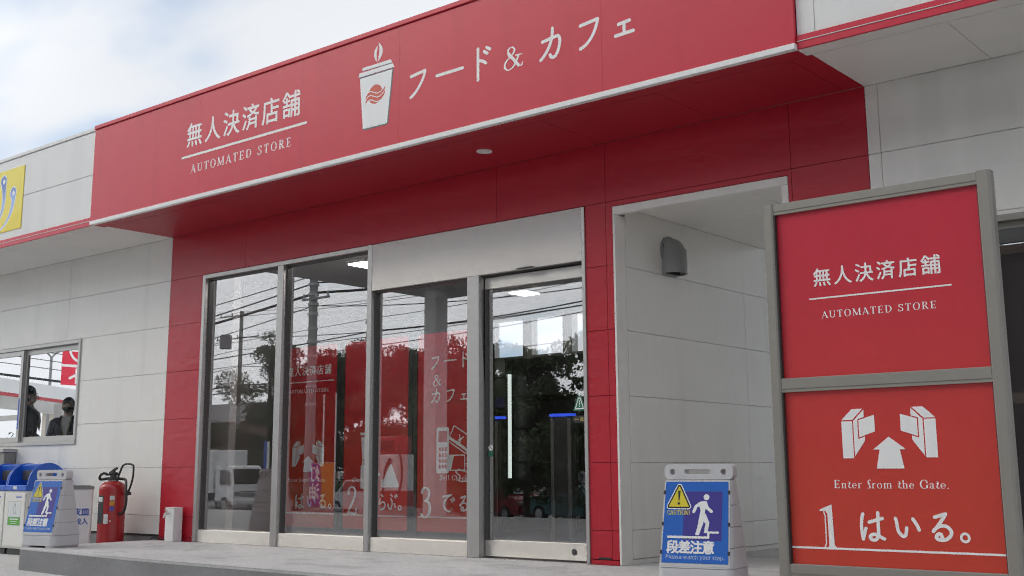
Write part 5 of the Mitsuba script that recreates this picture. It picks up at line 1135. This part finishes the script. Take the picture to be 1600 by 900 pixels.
def pole(x, y, top, r0, label, arms, cans=(), bands=()):
    z0 = float(ground_z(y)); t = thing('utility_pole', label, 'utility pole')
    part(t, 'shaft', cyl((x, y, z0), (x, y, top), r0 * 1.15, r0 * .8, 18), 'pole_concrete', smooth=40)
    for z, a, b in arms:
        part(t, 'crossarm', bx(x + a, x + b, y + .1, y + .18, z - .04, z + .04), 'mid_grey')
        for q in np.linspace(a + .08, b - .08, 3): part(t, 'insulator', cyl((x + q, y + .14, z + .04), (x + q, y + .14, z + .24), .05, .035, 8), 'insulator')
    for z, dx, rr in cans:
        part(t, 'transformer', cat(cyl((x + dx, y + .1, z - .5), (x + dx, y + .1, z + .42), rr, n=20), cyl((x + dx, y + .1, z + .42), (x + dx, y + .1, z + .5), rr * .85, n=20)), 'mid_grey', smooth=40)
    for z in bands: part(t, 'band', cyl((x, y, z), (x, y, z + .10), r0 * 1.13, n=18), 'insulator')
    return t


pole(-67.8, -45, 12.0, .16, 'thin utility pole with transformer reflected in the leftmost shop window', [(11.7, -2.3, .5), (10.05, -2.6, 2.2)], [(9.9, -1.6, .42)])
pole(-35.7, -24, 10.2, .19, 'thick banded utility pole reflected in the second shop window', [(7.45, -.5, 1.1), (8.6, -.9, .9)], [], [3.2, 3.9, 4.5, 5.1, 5.7, 6.2, 6.8, 7.2, 7.6, 8.0, 8.5, 9.0])
pole(-39.4, -31, 8.3, .12, 'slim utility pole reflected near the third shop window', [(7.5, -.5, .5)], [(6.6, -.25, .2)])
pole(-8.0, -25, 10.5, .17, 'utility pole on the far side of the street to the right', [(9.8, -1, 1), (8.6, -1, 1)])


def cable(pts, r, sag, label):
    t = thing('overhead_cable', label, 'cable', 'overhead cables along the street')
    pts = np.asarray(pts, float); out = []
    for a, b in zip(pts[:-1], pts[1:]):
        u = np.linspace(0, 1, 14)[:, None]; q = a + (b - a) * u; q[:, 2] -= (sag * 4 * u * (1 - u))[:, 0]; out.append(q if not len(out) else q[1:])
    part(t, 'strand', tube(np.vstack(out), r, 6), 'cable_black', smooth=True)


ORD = ('topmost', 'second', 'third', 'fourth', 'fifth', 'sixth', 'seventh')
for k, (dz, dy, r, s) in enumerate(((0, 0, .022, .5), (-.35, .1, .03, .8), (-.75, .0, .055, .6), (-1.3, .15, .02, .9))):
    cable([(-80, -24.4 + dy, 6.0 + dz), (-35.7, -24.2 + dy, 8.5 + dz), (-8, -25 + dy, 9.2 + dz), (40, -25 + dy, 9 + dz)], r, s, f'{ORD[k]} cable from above on the thick banded pole, reflected in the shop windows')
for k, (z, r, s) in enumerate(((7.6, .015, .5), (7.0, .03, .7), (6.3, .02, .4), (5.3, .03, .9))):
    cable([(-95, -31 + z * .2, z - .6), (-39.4, -31, z + .1), (-8, -25.2, z + 1.2), (40, -25, z + .6)], r, s, f'{ORD[k]} cable from above on the slim pole, reflected in the shop windows')
for k, (z, r, s, d_) in enumerate(((11.9, .018, .9, 1.2), (11.6, .02, .7, 1.0), (10.1, .03, 1.1, .8), (9.2, .022, .6, 1.6), (8.0, .025, .9, .9), (6.7, .05, .5, .7))):
    cable([(-120, -46, z - d_), (-67.8, -45 + .2, z), (-20, -44, z + d_ * .8), (40, -44, z)], r, s, f'{ORD[k]} cable from above on the thin transformer pole, reflected in the shop windows')
for k, (z, y, r) in enumerate(((5.0, 11.0, .012), (4.75, 11.2, .012), (4.5, 10.9, .012), (4.15, 10.4, .04), (3.85, 10.6, .012))):
    cable([(-34, -8, z + .9), (-34.2, 16, z - .9), (-34.2, 40, z - .6)], r, .12, 'thick dark cable crossing the view through the office windows' if r > .03 else f'{ORD[k]} thin cable from above seen through the office windows')
tlab = 'black cable seen through the office windows'

# box truck
pr('truck_white', (0.78, 0.78, 0.77), 0.35); pr('truck_glass', (0.02, 0.022, 0.025), 0.1, 0.8); pr('tyre', (0.02, 0.02, 0.02), 0.8); pr('chrome', (0.45, 0.45, 0.45), 0.25, metal=0.7)


def wheel_set(t, M, pos, r, w):
    for (a, b) in pos:
        k = part(t, 'wheel', xf(cyl((a, b - w / 2, r), (a, b + w / 2, r), r, n=28), M), 'tyre', smooth=40)
        part(k, 'rim', xf(cyl((a, b - w / 2 - .01, r), (a, b + w / 2 + .01, r), r * .58, n=20), M), 'chrome', smooth=40)


tk = thing('box_truck', 'white box truck parked across the street, reflected in the leftmost shop window', 'truck')
Mt = rotz(-48.7, -30.2, float(ground_z(-30)), 7)
cab = Polygon([(-.1, .55), (1.62, .55), (1.70, .95), (1.62, 1.35), (1.28, 2.18), (1.1, 2.27), (-.1, 2.27)])
part(tk, 'cab', xf(xf(ext(cab.buffer(-.03).buffer(.03), 1.74), frame((0, .87, 0), (1, 0, 0), (0, 0, 1))), Mt), 'truck_white', smooth=30)
part(tk, 'windscreen', xf(hull([(1.628, s * .80, 1.37) for s in (-1, 1)] + [(1.325, s * .76, 2.1) for s in (-1, 1)] + [(1.60, s * .80, 1.37) for s in (-1, 1)] + [(1.29, s * .76, 2.1) for s in (-1, 1)]), Mt), 'truck_glass')
for s in (-1, 1):
    part(tk, 'side_window', xf(xf(ext(Polygon([(.35, 1.35), (1.40, 1.30), (1.15, 2.05), (.35, 2.05)]), .012), frame((0, s * .874 + .006, 0), (1, 0, 0), (0, 0, 1))), Mt), 'truck_glass')
    part(tk, 'headlight', xf(bev(1.66, 1.71, s * .68 - .16, s * .68 + .16, .80, 1.02, .02), Mt), 'chrome')
    part(tk, 'mirror', xf(bev(1.30, 1.42, s * 1.0 - .06, s * 1.0 + .06, 1.45, 1.95, .02), Mt), 'black_plastic')
part(tk, 'grille', xf(cat(*[bx(1.67, 1.70, -.48, .48, z, z + .05) for z in (.78, .88, .98)]), Mt), 'black_plastic')
part(tk, 'bumper', xf(bev(1.45, 1.80, -.90, .90, .36, .66, .05), Mt), 'truck_white')
part(tk, 'cargo_box', xf(bev(-3.6, -.22, -.98, .98, .92, 3.05, .03), Mt), 'truck_white')
part(tk, 'cargo_emblem', xf(bx(-1.5, -.7, -.984, -.981, 2.3, 2.7), Mt), 'label_orange')
part(tk, 'chassis', xf(bx(-3.5, 1.3, -.4, .4, .55, .90), Mt), 'black_plastic')
wheel_set(tk, Mt, [(.85, -.78), (.85, .78), (-2.3, -.74), (-2.3, .74)], .38, .24)


def car(x, y, yaw, paint, label):
    t = thing('parked_car', label, 'car'); M = rotz(x, y, float(ground_z(y)), yaw)
    side = Polygon([(-2.0, .30), (-2.05, .62), (-1.95, .88), (-1.2, .95), (-.7, 1.42), (.55, 1.45), (1.15, .98), (1.9, .86), (2.05, .62), (2.0, .30)]).buffer(-.06).buffer(.06)
    part(t, 'body', xf(xf(ext(side, 1.62), frame((0, .81, 0), (1, 0, 0), (0, 0, 1))), M), paint, smooth=30)
    part(t, 'windows', xf(xf(ext(Polygon([(-1.05, .97), (-.66, 1.36), (.50, 1.39), (.98, .99)]), 1.635), frame((0, .8175, 0), (1, 0, 0), (0, 0, 1))), M), 'truck_glass')
    part(t, 'windscreen', xf(hull([(1.12, s * .7, 1.01) for s in (-1, 1)] + [(.60, s * .62, 1.42) for s in (-1, 1)] + [(1.15, s * .7, 1.03) for s in (-1, 1)] + [(.63, s * .62, 1.44) for s in (-1, 1)]), M), 'truck_glass')
    for s in (-1, 1):
        part(t, 'headlight', xf(bev(1.93, 2.06, s * .6 - .16, s * .6 + .16, .62, .76, .02), M), 'chrome'); part(t, 'tail_light', xf(bev(-2.06, -1.95, s * .62 - .12, s * .62 + .12, .66, .82, .02), M), 'window_red')
    wheel_set(t, M, [(1.25, -.72), (1.25, .72), (-1.25, -.72), (-1.25, .72)], .31, .2)


pr('car_teal', (0.03, 0.12, 0.13), 0.25); pr('car_red', (0.25, 0.03, 0.03), 0.25); pr('car_white', (0.6, 0.6, 0.6), 0.25); pr('car_dark', (0.03, 0.03, 0.035), 0.25)
car(-25.2, -27.5, 8, 'car_teal', 'teal car across the street, reflected at the right of the sliding door')
car(-29.6, -28.4, 12, 'car_red', 'dark red car across the street, reflected at the left of the sliding door')
car(-34.2, -26.0, 4, 'car_white', 'white car across the street, reflected behind the poster boards')

# filling station: canopy, columns, pumps, flags
pr('deck_metal', (0.30, 0.30, 0.30), 0.5)
fc = thing('station_canopy', 'flat filling station canopy in front of the shop, reflected along the top of the windows', 'canopy')
part(fc, 'roof', bx(-19.6, 14, -14.2, -7.6, 4.86, 5.5), 'white_paint')
for k in range(22): part(fc, 'deck_plank', bx(-19.55, 13.95, -14.15 + k * .297, -14.15 + k * .297 + .285, 4.80, 4.855), 'deck_metal')
for x in (-18.6, -6.0, 7.0): part(fc, 'column', bev(x - .2, x + .2, -13.2, -12.8, float(ground_z(-13)) - .05, 4.798, .02), 'white_paint')
pr('pump_red', (0.40, 0.03, 0.03), 0.35)
for x, y, lab in ((-16.4, -9.4, 'fuel dispenser with looped black hose, reflected in the third shop window'), (-7.5, -10.6, 'fuel dispenser further right under the station canopy')):
    d = thing('fuel_dispenser', lab, 'fuel pump'); z0 = float(ground_z(y))
    part(d, 'base', bev(x - .55, x + .55, y - .30, y + .30, z0, z0 + .14, .01), 'concrete')
    part(d, 'cabinet', bev(x - .45, x + .45, y - .22, y + .22, z0 + .1405, z0 + 1.15, .03), 'white_paint')
    part(d, 'red_skirt', bev(x - .455, x + .455, y - .225, y + .225, z0 + .16, z0 + .48, .02), 'pump_red')
    part(d, 'display_head', bev(x - .42, x + .42, y - .18, y + .18, z0 + 1.151, z0 + 1.5, .03), 'pump_red')
    part(d, 'screen', bev(x - .28, x + .28, y + .181, y + .19, z0 + 1.2, z0 + 1.42, .003), 'truck_glass')
    part(d, 'hose', tube(spline([(x + .40, y + .20, z0 + 1.35), (x + .62, y + .32, z0 + 1.0), (x + .55, y + .36, z0 + .35), (x + .25, y + .34, z0 + .14), (x + .12, y + .30, z0 + .45), (x + .18, y + .26, z0 + .95)], 40), .02, 8), 'black_rubber', smooth=True)
    part(d, 'nozzle', hull(np.vstack([ball((x + .18, y + .26, z0 + .95), .035), ball((x + .26, y + .27, z0 + 1.05), .03)])), 'black_plastic')
pr('flag_orange', (0.50, 0.20, 0.02), 0.7); pr('flag_violet', (0.16, 0.07, 0.30), 0.7)
for x, y, col, lab, txt in ((-24.3, -14.4, 'flag_violet', 'violet upright flag with white characters on a thin pole', '灯油'), (-23.6, -14.2, 'flag_orange', 'orange upright flag on a thin pole beside the violet flag', '')):
    f = thing('upright_flag', lab, 'flag'); z0 = float(ground_z(y))
    part(f, 'pole', cyl((x + .28, y, z0), (x + .28, y, z0 + 3.1), .022, n=8), 'white_paint')
    part(f, 'arm', cyl((x + .28, y, z0 + 1.28), (x - .3, y, z0 + 1.28), .008, n=6), 'white_paint')
    part(f, 'weight', bev(x + .08, x + .48, y - .2, y + .2, z0, z0 + .12, .03), 'mid_grey')
    u = np.linspace(-.27, .27, 10); zz = np.linspace(z0 + .15, z0 + 1.27, 12)
    vv = np.array([(x + a, y + .03 * math.sin(a * 9 + b * 4), b) for b in zz for a in u] ); ff = [(j * 10 + i, j * 10 + i + 1, j * 10 + i + 11) for j in range(11) for i in range(9)] + [(j * 10 + i, j * 10 + i + 11, j * 10 + i + 10) for j in range(11) for i in range(9)]
    part(f, 'cloth', trimesh.Trimesh(vv, ff, process=False), col, smooth=True)
    if txt:
        for k, ch in enumerate(txt): decal(f, mv(kanji(ch, .44, .4, 2.5), 0, z0 + 1.0 - .46 * k), frame((x, y + .036, 0), (-1, 0, 0), (0, 0, 1)), 'letter_white', 0.002)
sb = thing('blue_banner', 'narrow blue and white banner on a stand on the forecourt', 'banner')
part(sb, 'sheet', bx(-16.0, -15.92, -6.02, -6.01, .2, 1.14), 'blue_label'); part(sb, 'border', bx(-15.919, -15.86, -6.02, -6.01, .2, 1.14), 'white_paint'); part(sb, 'leg', cyl((-15.93, -6.03, -.19), (-15.93, -6.03, 1.14), .012, n=8), 'mid_grey')

# houses and blocks far across the street
pr('far_brown', (0.20, 0.13, 0.10), 0.8); pr('far_beige', (0.42, 0.38, 0.32), 0.8); pr('far_grey', (0.26, 0.26, 0.27), 0.8); pr('roof_tile', (0.07, 0.07, 0.08), 0.7)


def block(x, y, w, d, h, m, label, nx_, nz, pitched=True):
    t = thing('street_house', label, 'house'); z0 = float(ground_z(y))
    part(t, 'wall', bx(x - w / 2, x + w / 2, y - d / 2, y + d / 2, z0, z0 + h), m)
    if pitched: part(t, 'roof', hull([(x + a * (w / 2 + .5), y + b * (d / 2 + .5), z0 + h + .001) for a in (-1, 1) for b in (-1, 1)] + [(x + a * (w / 2 - 1), y, z0 + h + 1.8) for a in (-1, 1)]), 'roof_tile')
    else: part(t, 'roof', bx(x - w / 2 - .15, x + w / 2 + .15, y - d / 2 - .15, y + d / 2 + .15, z0 + h + .001, z0 + h + .35), 'far_grey')
    for i in range(nx_):
        for k in range(nz):
            cx, cz = x - w / 2 + (i + .5) * w / nx_, z0 + 1.5 + k * 2.8
            f = part(t, 'window', bx(cx - .75, cx + .75, y + d / 2 + .001, y + d / 2 + .05, cz - .65, cz + .65), 'white_paint'); part(f, 'pane', bx(cx - .68, cx + .68, y + d / 2 + .051, y + d / 2 + .056, cz - .58, cz + .58), 'truck_glass')


block(-78, -52, 16, 9, 5.6, 'far_brown', 'brown two storey house far left across the street', 4, 2)
block(-56, -62, 14, 9, 5.4, 'far_beige', 'beige house with dark roof across the street behind the pines', 4, 2)
block(-36, -58, 16, 10, 6.0, 'far_grey', 'grey flat roofed block across the street', 5, 2, False)
block(-14, -56, 18, 10, 5.6, 'far_beige', 'long beige house across the street to the right', 5, 2)
block(-70, 40, 14, 9, 5.2, 'far_beige', 'pale house behind the filling station seen through the office', 4, 2)
